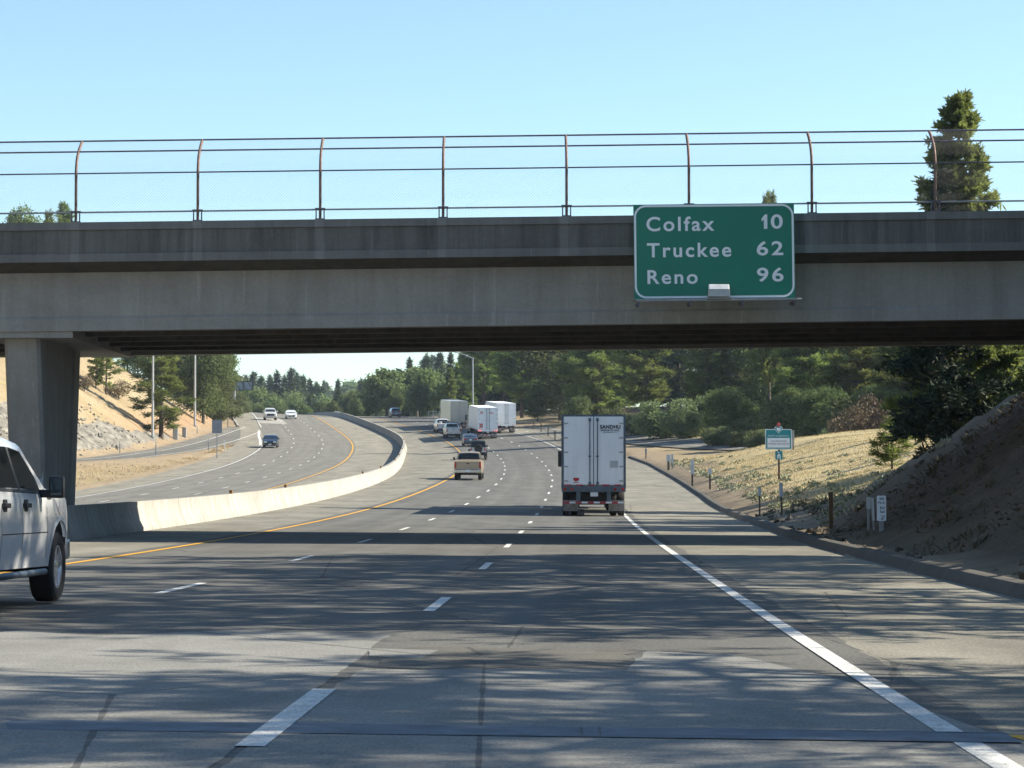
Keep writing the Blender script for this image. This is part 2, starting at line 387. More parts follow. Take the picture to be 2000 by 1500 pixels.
# ------------------------------------------------------------------ pavement sheets
def sheet(name, mat, ss, us, zfun, uv, k='structure', jitter=0):
    """ss: stations; us: (n, m) across positions; zfun(s,u)"""
    n, m = us.shape
    s2 = np.repeat(ss[:, None], m, 1); x, y = plan(s2, us); z = zfun(s2, us)
    P = np.stack([x, y, z], 2).reshape(-1, 3)
    me = bpy.data.meshes.new(name)
    fs = [(i * m + j, i * m + j + 1, (i + 1) * m + j + 1, (i + 1) * m + j) for i in range(n - 1) for j in range(m - 1)]
    me.from_pydata([tuple(p) for p in P], [], fs); me.materials.append(mat)
    ul = me.uv_layers.new(name='UVMap')
    li = np.zeros(len(me.loops), int); me.loops.foreach_get('vertex_index', li)
    U = np.stack([uv(s2, us), s2], 2).reshape(-1, 2)[li]
    ul.data.foreach_set('uv', U.astype(np.float32).ravel())
    me.polygons.foreach_set('use_smooth', [True] * len(me.polygons))
    o = link(name, me)
    if k: o['kind'] = k
    return o
ss = np.arange(-80, 640, 3.0)
ub, ur, ul_, uw = (at_s(a, ss) for a in (UB, UR, UL, UW))
t = np.linspace(0, 1, 9)
sheet('road', M['road_e'], ss, ub[:, None] + (ur - ub)[:, None] * t, zroad, lambda s, u: u)
sheet('road', M['road_w'], ss, ul_[:, None] + (ub - .004 - ul_)[:, None] * t, zroad, lambda s, u: u - at_s(UW, s))

# slip road that leaves the westbound side, and the one that joins on the right
RLs = [20, 100, 160, 200, 230, 256, 266, 299, 338, 363]
RLu = [-76, -62, -52, -47, -43.5, -40.7, -39.2, -36.7, -32.4, -29.8]
def ramp_l_u(s): return np.interp(s, RLs, RLu)
def zramp_l(s, u): return zroad(s, np.minimum(u, 0)) + np.interp(s, [20, 100, 170, 240, 300], [6.0, 3.4, 1.6, .4, 0])
RRs = [150, 165, 190, 215, 246, 268, 300, 330, 350]
RRu = [66, 50, 36, 26.5, 19.3, 15.2, 10.2, 7.2, 5.5]
def ramp_r_u(s): return np.interp(s, RRs, RRu)
def zramp_r(s, u): return zroad(s, np.minimum(u, 14)) + np.maximum(0, u - 14) * .085
sl = np.arange(20, 361, 2.5); w = np.linspace(-4.2, 3.2, 6)
u2 = ramp_l_u(sl)[:, None] + w
sheet('ramp', M['ramp'], sl, u2, lambda s, u: np.where(u > at_s(UL, s) + .05, zroad(s, u) - .03, zramp_l(s, u) + .0), lambda s, u: u - ramp_l_u(s))
sr = np.arange(150, 349, 2.5); w = np.linspace(-3.6, 4.6, 6)
u2 = ramp_r_u(sr)[:, None] + w
sheet('ramp', M['ramp'], sr, u2, lambda s, u: np.where(u < at_s(UR, s) - .05, zroad(s, u) - .03, zramp_r(s, u)), lambda s, u: u - ramp_r_u(s) - .5)

# painted lines
mk = MB()
def stripe(sa, sb, uf, wd, mi, zf=zroad, dz=.008, step=2.0):
    n = max(2, int(abs(sb - sa) / step) + 1); s = np.linspace(sa, sb, n); u = uf(s)
    wd = wd(s) if callable(wd) else wd
    vs = []
    for sg in (-.5, .5):
        x, y = plan(s, u + sg * wd); z = zf(s, u + sg * wd) + dz; vs.append(np.stack([x, y, z], 1))
    v = np.stack(vs, 1).reshape(-1, 3)
    mk.add(v, [(2 * i, 2 * i + 1, 2 * i + 3, 2 * i + 2) for i in range(n - 1)], mi)
c = lambda k: (lambda s: np.full_like(s, k))
for k in range(-4, 34):
    a = 14.63 * k - 1.85
    stripe(a, a + 3.7, c(0.0), .13 if k > 0 else .15, 0)
    a2 = a + 4.3 - .28 * max(k, 0); stripe(a2, a2 + 3.7, c(-3.66), .13, 0)
    for un, b in ((3.66, a + 2.0), (7.32, a + 4.5)): stripe(b, b + 3.7, lambda s, q=un: at_s(UW, s) - q, .14, 0)
stripe(-80, 600, c(3.66), .15, 0); stripe(-80, 600, c(-7.32), .15, 1)
stripe(-80, 600, lambda s: at_s(UW, s), .16, 1)
stripe(-80, 292, lambda s: at_s(UW, s) - 10.98, .17, 0)
stripe(352, 600, lambda s: at_s(UW, s) - 10.98, .16, 0)
# gore of the exit on the westbound side
stripe(290, 338, lambda s: np.interp(s, [290, 300, 318, 338], [-31.1, -31.35, -31.6, -31.2]), .34, 0)
stripe(120, 338, lambda s: np.minimum(ramp_l_u(s) + 1.75, -31.3 + (s - 338) * 0), .17, 0, zramp_l)
stripe(120, 352, lambda s: ramp_l_u(s) - 1.85, .17, 0, lambda s, u: np.where(u > at_s(UL, s), zroad(s, u), zramp_l(s, u)))
# joining slip road
zr = lambda s, u: np.where(u < at_s(UR, s), zroad(s, u), zramp_r(s, u))
stripe(165, 322, lambda s: ramp_r_u(s) - 1.35, .15, 0, zr); stripe(165, 336, lambda s: ramp_r_u(s) + 2.5, .15, 0, zr)
for k in range(5): stripe(316 + 9 * k, 319 + 9 * k, c(6.0 - .35 * k), .13, 0)
kind(mk.build('road_markings', [M['white_paint'], M['yellow_paint']], recalc=False), 'structure')

# worn slab, rough patches and the steel joint close to the camera
def blob(name, mat, poly, dz, seed, jit=.12, step=.35):
    r = random.Random(seed); pts = []
    for i, (s, u) in enumerate(poly):
        s1, u1 = poly[(i + 1) % len(poly)]; L = math.hypot(s1 - s, u1 - u); n = max(1, int(L / step))
        for k in range(n):
            f = k / n; j = 0 if k == 0 else jit
            pts.append((s + (s1 - s) * f + r.uniform(-j, j) * 2, u + (u1 - u) * f + r.uniform(-j, j) * .6))
    mb = MB(); mb.add([rp(a, b, dz) for a, b in pts], [tuple(range(len(pts)))])
    return kind(mb.build(name, mat, recalc=False), 'structure')
blob('pavement_patch', M['slab'], [(-40, -7.1), (-40, -.06), (-.3, -.06), (3.5, -.06), (8.3, -.06), (8.6, -1.6), (7.6, -2.6), (8.2, -3.4), (6.6, -4.4), (7.1, -5.2), (5.9, -7.1)], .0035, 3, .04)
blob('pavement_patch', M['slab'], [(-40, -.02), (-40, 7.2), (-.6, 7.2), (-.6, 3.9), (3.2, 3.5), (6.0, 2.9), (6.3, 2.2), (4.1, 2.0), (3.8, .1), (1.0, -.02)], .0035, 5, .04)
blob('pavement_patch', M['patch'], [(4.0, .1), (4.0, 1.95), (6.6, 2.1), (6.4, .2)], .0033, 8)
blob('pavement_patch', M['slab'], [(6.2, -.1), (5.2, .0), (5.0, .42), (6.1, .5)], .0045, 9, .05)
jm = MB()
for a, b in ((-10.6, 1.64), (1.655, 1.74), (1.755, 3.95)):
    s_, w_ = -.85, .26
    jm.add([rp(s_ - w_, a, .0095), rp(s_ - w_, b, .0095), rp(s_ + w_, b, .0095), rp(s_ + w_, a, .0095)], [(0, 1, 2, 3)])
for sg in (-1, 1):
    jm.add([rp(-.85 + sg * .26 - .02, -10.6, .012), rp(-.85 + sg * .26 - .02, 3.95, .012), rp(-.85 + sg * .26 + .02, 3.95, .012), rp(-.85 + sg * .26 + .02, -10.6, .012)], [(0, 1, 2, 3)])
o = jm.build('expansion_joint', M['joint'], recalc=False); tag(o, 'dark blue steel expansion joint strip across the nearest part of the road', 'road joint')
mb = MB(); mb.add([rp(-1.05, 4.0, .008), rp(-1.3, 4.33, .008), rp(-.72, 4.22, .008), rp(-.66, 3.93, .008)], [(0, 1, 2, 3)])
kind(mb.build('road_markings', M['yellow_paint'], recalc=False), 'structure')
# pale new slab far off on the westbound side
blob('pavement_patch', M['conc_pale'], [(372, -30.0), (372, -25.9), (405, -25.7), (405, -29.9)], .006, 11, 0)

# asphalt kerb on the right, dirt kerb at the far left
def loft(name, mat, prof, ss, uf, zf=zroad, smooth=40):
    m = len(prof); vs = []; fs = []
    for s in ss:
        for du, dz in prof:
            u = float(uf(s)) + du; x, y = plan(s, u); vs.append((float(x), float(y), float(zf(s, float(uf(s)))) + dz))
    for i in range(len(ss) - 1):
        for j in range(m - 1): fs.append((i * m + j, i * m + j + 1, (i + 1) * m + j + 1, (i + 1) * m + j))
    fs.append(tuple(range(m))); fs.append(tuple((len(ss) - 1) * m + j for j in range(m))[::-1])
    mb = MB(); mb.add(vs, fs); return mb.mesh(name, mat, smooth)
kind(link('kerb', loft('kerb', M['kerb'], [(-.06, -.1), (.0, .05), (.10, .17), (.28, .19), (.45, .1), (.5, -.2)], np.arange(-60, 228, 2.0), lambda s: at_s(UR, s))), 'structure')
kind(link('kerb', loft('kerb', M['conc_pale'], [(.1, -.1), (.05, .18), (-.25, .18), (-.3, -.2)], np.arange(352, 470, 4.0), lambda s: at_s(UL, s))), 'structure')

# median barrier
bs = np.arange(-70, 600, 2.0)
def bprof(s): return [(.33, -.05), (.33, .09), (.21, .31), (.115, .70), (.115, .84), (-.115, .84), (-.115, .70), (-.21, .31), (-.33, .09), (-.33, -.15)]
barrier = link('concrete_barrier', loft('concrete_barrier', M['conc_pale'], bprof(0), bs, lambda s: at_s(UB, s)))
for q in np.arange(46, 230, 6.1):           # formed joints across the barrier
    mb = MB(); n = 10; ps = [[rp(q + e, float(at_s(UB, q)) + du * 1.012, dz + .002) for du, dz in bprof(0)] for e in (-.02, .02)]
    for i in range(2): 
        for j in range(len(ps[i])): ps[i][j].z = rp(q, float(at_s(UB, q))).z + bprof(0)[j][1] + (.003 if bprof(0)[j][1] > .8 else 0)
    mb.add(ps[0] + ps[1], [(j, j + 1, n + j + 1, n + j) for j in range(n - 1)]); mb.build('joint', M['conc_dark'], barrier, recalc=False)
tag(barrier, 'long pale concrete barrier curving between the two carriageways', 'barrier')
mkr = None
for i, (px, py) in enumerate([(250, 979), (384, 968), (634, 940), (697, 925), (747, 905), (770, 893), (785, 878), (784, 858)]):
    s_, _u = solve(px, py + 14, -15, -9)
    o = link('barrier_marker', mkr) if mkr else None
    if o is None:
        mb = MB(); mb.box((0, 0, .065), (.12, .05, .13)); mb.box((0, -.03, .07), (.09, .012, .08), 1); mb.box((0, 0, .0), (.16, .09, .012), 1)
        o = mb.build('barrier_marker', [M['amber'], M['brown_post']], bevel=.006); mkr = o.data
    p = rp(s_, at_s(UB, s_), .846); o.location = p; o.rotation_euler = (0, 0, -at_s(TH, s_))
    tag(o, 'small amber reflector block on top of the pale median barrier', 'reflector', 'reflector blocks on the median barrier')

# ------------------------------------------------------------------ terrain
BY, BW = 61.2, 11.5                      # bridge: near face and width along the view
def sstep(x, a, b): t_ = np.clip((x - a) / (b - a), 0, 1); return t_ * t_ * (3 - 2 * t_)
def vnoise(x, y, sc, seed):
    """smooth value noise"""
    r = np.random.default_rng(seed).random((64, 64)); x = x / sc; y = y / sc
    xi, yi = np.floor(x).astype(int), np.floor(y).astype(int); fx, fy = x - xi, y - yi
    fx, fy = fx * fx * (3 - 2 * fx), fy * fy * (3 - 2 * fy); g_ = lambda a, b: r[a % 64, b % 64]
    return (g_(xi, yi) * (1 - fx) + g_(xi + 1, yi) * fx) * (1 - fy) + (g_(xi, yi + 1) * (1 - fx) + g_(xi + 1, yi + 1) * fx) * fy - .5
KD = None
def su(x, y):
    """nearest station and offset (right positive)"""
    x = np.atleast_1d(np.asarray(x, float)); y = np.atleast_1d(np.asarray(y, float))
    out_s = np.empty_like(x); out_u = np.empty_like(x)
    rx, ry = RX[::2], RD[::2]
    for a in range(0, len(x), 4000):
        X, Y = x[a:a + 4000, None], y[a:a + 4000, None]
        d = (X - rx) ** 2 + (Y - ry) ** 2; i = d.argmin(1) * 2
        th = TH[i]; dx, dy = x[a:a + 4000] - RX[i], y[a:a + 4000] - RD[i]
        out_s[a:a + 4000] = SS[i] + dx * np.sin(th) + dy * np.cos(th); out_u[a:a + 4000] = dx * np.cos(th) - dy * np.sin(th)
    return out_s, out_u
def terrain(x, y, attrs=False):
    s, u = su(x, y); x = np.atleast_1d(x); y = np.atleast_1d(y)
    sc = np.clip(s, -85, 755)
    ur, ul = at_s(UR, sc), at_s(UL, sc)
    zr_, zl_ = zroad(sc, ur), zroad(sc, ul)
    n1, n2, n3 = vnoise(x, y, 9, 1), vnoise(x, y, 3.1, 2), vnoise(x, y, 28, 3)
    # right side
    d = np.maximum(u - ur, 0)
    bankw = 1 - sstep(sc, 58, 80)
    bank = np.clip((d - 1.9) / 1.44, 0, 7.3)
    mound = .23 * np.minimum(d, 12) + .10 * np.clip(d - 12, 0, 10) + .02 * np.maximum(d - 22, 0)
    low = .06 * np.minimum(d, 30) + .03 * np.maximum(d - 30, 0)
    mw = sstep(sc, 190, 215)
    zr2 = zr_ + .05 + bank * bankw + (mound * (1 - mw) + low * mw) * (1 - bankw)
    # slip road on the right is cut in
    rru = ramp_r_u(np.clip(sc, 150, 348)); inr = (sc > 150) & (sc < 350)
    zrr = zramp_r(sc, u) - .12
    wr = np.where(inr, 1 - sstep(np.abs(u - rru - .5), 4.3, 7.5), 0)
    zr2 = zr2 * (1 - wr) + zrr * wr
    past = np.where(inr & (u > rru + 4.3), sstep(u - rru, 4.3, 9), 0)
    zr2 = zr2 * (1 - past) + past * (zramp_r(sc, np.minimum(u, rru + 4.5)) + .1 + .05 * np.clip(u - rru - 4.5, 0, 60))
    # crossing-road embankment to the right
    ey = np.maximum(np.maximum(BY - 1 - y, y - (BY + BW + 1)), 0)
    emb = np.minimum(7.2, 7.2 - ey / 1.75); embz = np.minimum(emb, zr_ + np.clip((d - 1.9) / 1.44, 0, 9))
    zr2 = np.where((u > ur) & (emb > 0), np.maximum(zr2, embz), zr2)
    # left side
    dl = np.maximum(ul - u, 0)
    rlu = ramp_l_u(np.clip(sc, 20, 363)); inl = (sc > 20) & (sc < 352)
    zrl = zramp_l(np.clip(sc, 20, 400), u) - .1
    f = np.clip((ul - u) / np.maximum(ul - (rlu + 3.2), .6), 0, 1)
    isl = zl_ * (1 - f) + f * (zramp_l(np.clip(sc, 20, 400), rlu + 3.2) + .1) - .04 - .25 * np.sin(math.pi * f) * (ul - rlu - 3.2 > 3)
    hb = np.where(inl, rlu - 5.0, ul - 3.5 - .0 * sc)        # foot of the cut slope
    hz = np.where(inl, zramp_l(np.clip(sc, 20, 400), rlu - 4), zl_ + .1)
    dh = np.maximum(hb - u, 0)
    top = np.interp(sc, [-80, 120, 200, 330, 400, 450, 520, 700], [20, 22, 24, 20, 13, 6, 4, 4])
    slope = np.interp(sc, [0, 200, 300, 380, 460], [.72, .74, .70, .55, .4])
    hill = np.minimum(dh * slope, top + .16 * np.maximum(dh - top / slope, 0)); hill = np.minimum(hill, top + 10)
    rockw = np.where(inl, sstep(dh, .2, 1.2) * (1 - sstep(dh + n1 * 5, np.interp(sc, [200, 235, 262, 300], [9, 8, 4.0, 1.0]), np.interp(sc, [200, 235, 262, 300], [11, 10, 6.0, 1.6]))), 0) * (sc < 300)
    zl2 = np.where(inl, np.where(u > rlu + 2.3, isl, np.where(u > rlu - 4.2, zrl, hz + hill)), hz + hill)
    amp = sstep(dh, 0, 6)
    zl2 = zl2 + amp * (n1 * 1.3 + n2 * .35) + rockw * (n2 * .9 + vnoise(x, y, 1.2, 5) * .5)
    inside = (u <= ur + .02) & (u >= ul - .02)
    z = np.where(u > ur, zr2 + sstep(d, .5, 4) * (n2 * (.16 + .4 * bankw) + n1 * (.22 + .5 * bankw)) * (1 - wr), zl2)
    z = np.where(inside, zroad(sc, u) - .35, z)
    far = sstep(s, 640, 760)
    z = z * (1 - far) + far * (9 + n3 * 4)
    # rising country far off
    z = z + sstep(y, 620, 1500) * (26 + 14 * vnoise(x, y, 160, 9)) * .9 + sstep(np.abs(u), 90, 300) * 5
    if not attrs: return z
    dirt = np.where(u > ur, 1 - sstep(d + n2 * 2.5, 1.2, np.where(sc > 100, 5.5, 3.0)), 0)
    dirt = np.maximum(dirt, np.where(u > ur, bankw * (.75 + n1 * .6), 0))
    dirt = np.maximum(dirt, np.where((u < ul), (1 - sstep(dl + n2 * 2, .5, 2.5)) * .8, 0))
    dirt = np.maximum(dirt, np.where(inl, (1 - sstep(np.abs(u - rlu + .5) + n2, 5, 8)) * .6, 0))
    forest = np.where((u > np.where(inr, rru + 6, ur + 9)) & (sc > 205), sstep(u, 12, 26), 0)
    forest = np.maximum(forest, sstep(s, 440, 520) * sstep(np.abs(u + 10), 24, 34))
    bank_shade = np.where(u > ur, bankw * sstep(d, .8, 2.2), 0)
    straw = np.where(u > ur, sstep(sc, 70, 95) * (1 - sstep(sc, 200, 225)) * sstep(d, 2.5, 5) , 0)
    red = np.where(inl, sstep(sc, 262, 300) * (1 - sstep(dh, 1, 7)), 0) * (u < rlu)
    return z, rockw, np.clip(dirt, 0, 1), np.clip(forest, 0, 1), np.clip(red, 0, 1), np.clip(bank_shade, 0, 1), straw
gx = np.concatenate([-np.geomspace(420, 66, 26), np.arange(-64, 50, .9), np.geomspace(51, 420, 30)])
gy = np.concatenate([np.arange(-90, 20, 5.0), np.arange(20, 130, 1.1), np.arange(130, 340, 1.5), np.arange(340, 560, 4.0), np.geomspace(565, 2600, 40)])
GX, GY = np.meshgrid(gx, gy)
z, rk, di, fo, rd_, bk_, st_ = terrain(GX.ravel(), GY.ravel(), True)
nx = len(gx); ny = len(gy)
me = bpy.data.meshes.new('ground')
nv = nx * ny
idx = np.arange(nv).reshape(ny, nx)
quads = np.stack([idx[:-1, :-1], idx[:-1, 1:], idx[1:, 1:], idx[1:, :-1]], 2).reshape(-1, 4)
me.vertices.add(nv); me.vertices.foreach_set('co', np.stack([GX.ravel(), GY.ravel(), z], 1).astype(np.float32).ravel())
me.loops.add(quads.size); me.loops.foreach_set('vertex_index', quads.ravel().astype(np.int32))
me.polygons.add(len(quads)); me.polygons.foreach_set('loop_start', np.arange(0, quads.size, 4, dtype=np.int32))
me.update(calc_edges=True); me.validate()
me.polygons.foreach_set('use_smooth', [True] * len(me.polygons))
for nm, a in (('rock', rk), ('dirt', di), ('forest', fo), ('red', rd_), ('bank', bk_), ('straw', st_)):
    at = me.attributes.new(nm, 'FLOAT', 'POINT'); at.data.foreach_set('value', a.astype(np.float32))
t = NT('dry_ground')
v = t.coord('Object')
def attr(nm): nd = t.n('Attribute', attribute_name=nm); return nd.outputs['Fac']
n1 = t.noise(v, .12, 5, .6); n2 = t.noise(v, .9, 5, .65); n3 = t.noise(v, 9, 4, .7)
grass = t.mix(t.ramp(n1, [(.32, 0), (.68, 1)]), (.255, .198, .122), (.33, .27, .175))
grass = t.mix(t.math('MULTIPLY', t.ramp(n2, [(.45, 0), (.7, 1)]), .6), grass, (.23, .165, .08))
grass = t.mix(t.math('MULTIPLY', t.ramp(t.noise(v, .35, 4, .6), [(.55, 0), (.7, 1)]), .55), grass, (.30, .27, .11))
dirt = t.mix(t.ramp(n2, [(.3, 0), (.7, 1)]), (.19, .145, .095), (.31, .25, .17))
rv = t.coord('Object', (.55, .55, 1.5)); vo = t.n('TexVoronoi', Scale=1.1); t.l(rv, vo.inputs['Vector'])
rock = t.mix(t.ramp(t.noise(rv, 1.3, 6, .7), [(.32, 0), (.66, 1)]), (.11, .103, .09), (.31, .29, .245))
rock = t.mix(.5, rock, t.ramp(vo.outputs['Distance'], [(.05, 1.2), (.6, .55)]), 'MULTIPLY')
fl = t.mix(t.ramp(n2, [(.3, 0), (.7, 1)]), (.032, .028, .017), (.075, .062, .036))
red = t.mix(t.ramp(n2, [(.3, 0), (.7, 1)]), (.26, .155, .088), (.35, .24, .145))
straw = t.mix(t.ramp(n1, [(.32, 0), (.68, 1)]), (.39, .315, .165), (.50, .41, .235))
straw = t.mix(t.math('MULTIPLY', t.ramp(n2, [(.5, 0), (.75, 1)]), .45), straw, (.30, .25, .13))
cc = t.mix(attr('straw'), t.mix(attr('red'), grass, red), straw)
cc = t.mix(t.ramp(t.math('ADD', attr('dirt'), t.math('MULTIPLY', t.math('SUBTRACT', n2, .5), .8)), [(.3, 0), (.65, 1)]), cc, dirt)
cc = t.mix(t.ramp(t.math('ADD', attr('rock'), t.math('MULTIPLY', t.math('SUBTRACT', n2, .5), .9)), [(.38, 0), (.58, 1)]), cc, rock)
cc = t.mix(t.math('MULTIPLY', attr('bank'), .8), cc, t.mix(t.ramp(n2, [(.3, 0), (.7, 1)]), (.034, .027, .02), (.085, .066, .046)))  # soil of the right bank darkened, its shade put into the colour
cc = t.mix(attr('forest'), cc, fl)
cc = t.mix(.45, cc, t.ramp(n3, [(.3, .6), (.7, 1.4)]), 'MULTIPLY')
t.base(cc); t.set(Roughness=.92); t.b.inputs['Specular IOR Level'].default_value = .15
t.bump(t.math('ADD', n3, t.math('MULTIPLY', n2, 1.5)), .7, .12)
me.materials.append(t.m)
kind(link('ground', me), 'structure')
def gz(x, y): return float(terrain(np.array([x]), np.array([y]))[0])

# ------------------------------------------------------------------ the overpass
G = .0125
def zat(py, D): return float(unproject(1000, py, D).z)
zt, zb1, zb2, zb3 = zat(423.5, BY), zat(438.5, BY), zat(485, BY), zat(501, BY)
zfl, zbt = zat(612, BY + .75), zat(635.5, BY + .7)
XL, XR = -78.0, 46.0
def longbar(prof, mi=0, x0=XL, x1=XR, n=42):
    """prof (y, z at x = 0) swept along the bridge, following its slope"""
    xs = np.linspace(x0, x1, n); m = len(prof)
    vs = [(x, p[0], p[1] + G * x) for x in xs for p in prof]
    fs = [(i * m + j, i * m + (j + 1) % m, (i + 1) * m + (j + 1) % m, (i + 1) * m + j) for i in range(n - 1) for j in range(m)]
    fs += [tuple(range(m)), tuple((n - 1) * m + j for j in range(m))[::-1]]
    mb = MB(); mb.add(vs, fs, mi); return mb
br = empty('overpass', (-12.4, BY + 6, 0), 0, 'grey concrete overpass with a dark stained parapet crossing above the whole freeway', 'bridge')
def bp(name, mb, mats, smooth=None, parent=br):
    o = mb.build(name, mats, parent, smooth); o.location = -Vector(br.location) if parent is br else (0, 0, 0); return o
Y2 = BY + BW
for mir in (0, 1):
    f_ = (lambda y: BY + y) if not mir else (lambda y: Y2 - y)
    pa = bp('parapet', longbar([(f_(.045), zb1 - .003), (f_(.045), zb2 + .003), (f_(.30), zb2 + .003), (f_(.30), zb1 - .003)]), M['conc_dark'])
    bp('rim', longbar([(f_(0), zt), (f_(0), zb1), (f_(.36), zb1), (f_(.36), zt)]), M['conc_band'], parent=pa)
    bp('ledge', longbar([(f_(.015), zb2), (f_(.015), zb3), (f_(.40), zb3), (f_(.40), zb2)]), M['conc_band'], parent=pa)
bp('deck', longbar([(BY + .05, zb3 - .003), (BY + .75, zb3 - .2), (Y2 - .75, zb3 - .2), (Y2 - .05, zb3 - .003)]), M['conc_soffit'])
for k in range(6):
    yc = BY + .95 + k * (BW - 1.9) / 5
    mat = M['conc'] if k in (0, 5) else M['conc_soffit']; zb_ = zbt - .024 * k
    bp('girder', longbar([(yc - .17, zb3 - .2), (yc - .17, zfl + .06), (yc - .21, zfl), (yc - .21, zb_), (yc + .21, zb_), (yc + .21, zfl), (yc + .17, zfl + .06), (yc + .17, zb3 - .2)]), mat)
mb = MB()
def capbox(x0, x1, y0, y1, z0, z1):
    mb.box(((x0 + x1) / 2, (y0 + y1) / 2, (z0 + z1) / 2), (x1 - x0, y1 - y0, z1 - z0))
xc = -12.45
capbox(xc - 1.0, xc + 1.35, BY + .8, Y2 - .8, zbt + G * xc - .15, zfl + .9)
bp('bent_cap', mb, M['conc'])
# flared wall pier, with a recess in its side
zc0, zc1 = -.6, zbt + G * xc - .145
mb = MB()
def pier_ring(z, y0, y1, hx):
    r = .09
    return [(xc - hx + r, y0, z), (xc + hx - r, y0, z), (xc + hx, y0 + r, z), (xc + hx, y0 + 1.45, z), (xc + hx - .06, y0 + 1.55, z), (xc + hx - .06, y1 - .95, z), (xc + hx, y1 - .85, z), (xc + hx, y1 - r, z), (xc + hx - r, y1, z),
            (xc - hx + r, y1, z), (xc - hx, y1 - r, z), (xc - hx, y0 + r, z)]
zz = np.linspace(zc0, zc1, 8); vs = []; n = 12
for z_ in zz:
    f = (z_ - zc0) / (zc1 - zc0); vs += pier_ring(z_, 63.6 - 1.3 * f, 67.4 + .9 * f, .455)
fs = [(i * n + k, i * n + (k + 1) % n, (i + 1) * n + (k + 1) % n, (i + 1) * n + k) for i in range(7) for k in range(n)]
mb.add(vs, fs + [tuple(range(n))[::-1], tuple(7 * n + k for k in range(n))])
pier = bp('pier', mb, M['conc'])
mb = MB(); mb.box((xc + .17, 63.14, 1.55), (.50, .02, .62), M=None)
pp = mb.build('painted_patch', plain('pale_blue_cover_paint', (.30, .34, .38), .8), pier); pp.location = (0, 0, 0)
# abutment on the right bank
mb = MB(); mb.box((22.5, BY + BW / 2, 3.2), (5, BW - .4, 4.55)); bp('abutment', mb, M['conc_soffit'])

# chain-link fence on the near parapet
fx = [-100, 145, 384, 624, 865, 1107, 1347, 1588, 1830, 2072, 2313]
fxs = [(p - 1000) / F * (BY + .15) for p in fx]
fence = empty('chain_link_fence', (0, BY + .16, zt), 0, 'tall curved chain link fence with rusty posts along the overpass parapet', 'fence')
arc = [(0, 0), (0, 1.30), (.04, 1.48), (.14, 1.67), (.34, 1.86), (.58, 2.03), (.82, 2.17)]
po = br_ = None
for X in fxs:
    if po is None:
        mb = MB(); mb.tube([(0, a, b - .02) for a, b in arc], .036, 10); po = mb.build('post', M['rust'], fence, 50)
        mb = MB()
        for q in (-.1, .1): mb.box((q, -.03, .14), (.03, .03, .3))
        mb.box((0, -.03, .28), (.26, .05, .035)); mb.box((0, -.03, .02), (.24, .07, .03))
        br_ = mb.build('bracket', M['rail_blue'], po); p_ = po
    else:
        p_ = po.copy(); COL.objects.link(p_); b_ = br_.copy(); COL.objects.link(b_); b_.parent = p_
    p_.location = (X, 0, G * X)
for (a, b), r_, mt in (((.82, 2.17), .022, 'rail_blue'), ((.31, 1.83), .021, 'rail_blue'), ((.0, 1.24), .018, 'rail_blue'), ((0, .26), .022, 'galv_dull')):
    mb = MB(); x0, x1 = fxs[0], fxs[-1]
    mb.tube([(x, a, b + G * x) for x in np.linspace(x0, x1, 30)], r_, 8); mb.build('rail', M[mt], fence, 50)
mb = MB(); x0, x1 = fxs[0], fxs[-1]
al = [0]; A_ = [(0.0, .03)] + arc[1:]
for p, q in zip(A_, A_[1:]): al.append(al[-1] + math.hypot(q[0] - p[0], q[1] - p[1]))
LT = al[-1]; wv = []; wf = []
def onarc(t_): return np.interp(t_, al, [p[0] for p in A_]), np.interp(t_, al, [p[1] for p in A_])
for sg in (-1, 1):
    x = x0 - LT
    while x < x1 + LT:
        o = len(wv); k = 0
        for t_ in al:
            xx = x + sg * t_
            if x0 <= xx <= x1:
                a, b = onarc(t_); wv += [(xx, a - .0016, b + G * xx), (xx + .0034, a, b + G * xx), (xx, a + .0016, b + G * xx)]; k += 1
        for i in range(k - 1):
            for j in range(3): wf.append((o + i * 3 + j, o + i * 3 + (j + 1) % 3, o + i * 3 + 3 + (j + 1) % 3, o + i * 3 + 3 + j))
        x += .075
mb.add(wv, wf); mb.build('wire_mesh', M['wire'], fence, recalc=False)

# ------------------------------------------------------------------ mileage sign on the overpass
SD = 60.55
sx0, sx1 = (1238.5 - 1000) / F * SD, (1553.5 - 1000) / F * SD
sz0, sz1 = float(unproject(1396, 583, SD).z), float(unproject(1396, 398.5, SD).z)
sw, sh = sx1 - sx0, sz1 - sz0
def sgn_loc(px, py):          # pixel on the sign face to local coordinates
    p = unproject(px, py, SD); return p.x - (sx0 + sx1) / 2, p.z - (sz0 + sz1) / 2
sign = empty('mileage_sign', ((sx0 + sx1) / 2, SD, (sz0 + sz1) / 2), 0, 'large green mileage sign with white lettering hung on the overpass parapet', 'road sign')
sign.rotation_euler = (0, -.0095, 0)
mb = MB(); mb.box((0, 0, 0), (sw, .03, sh)); mb.build('panel', M['sign_green'], sign, bevel=.004)
def rrect(w_, h_, r_, n=8):
    pts = []
    for cx, cy, a in ((w_ / 2 - r_, h_ / 2 - r_, 0), (-w_ / 2 + r_, h_ / 2 - r_, 90), (-w_ / 2 + r_, -h_ / 2 + r_, 180), (w_ / 2 - r_, -h_ / 2 + r_, 270)):
        for k in range(n + 1): t_ = R(a + 90 * k / n); pts.append((cx + r_ * math.cos(t_), cy + r_ * math.sin(t_)))
    return pts
a, b = rrect(sw - .03, sh - .03, .29), rrect(sw - .03 - .10, sh - .03 - .10, .24); n = len(a)
mb = MB(); mb.add([(x, -.0185, z_) for x, z_ in a] + [(x, -.0185, z_) for x, z_ in b], [(i, (i + 1) % n, (i + 1) % n + n, i + n) for i in range(n)])
mb.build('border', M['sign_white'], sign, recalc=False)
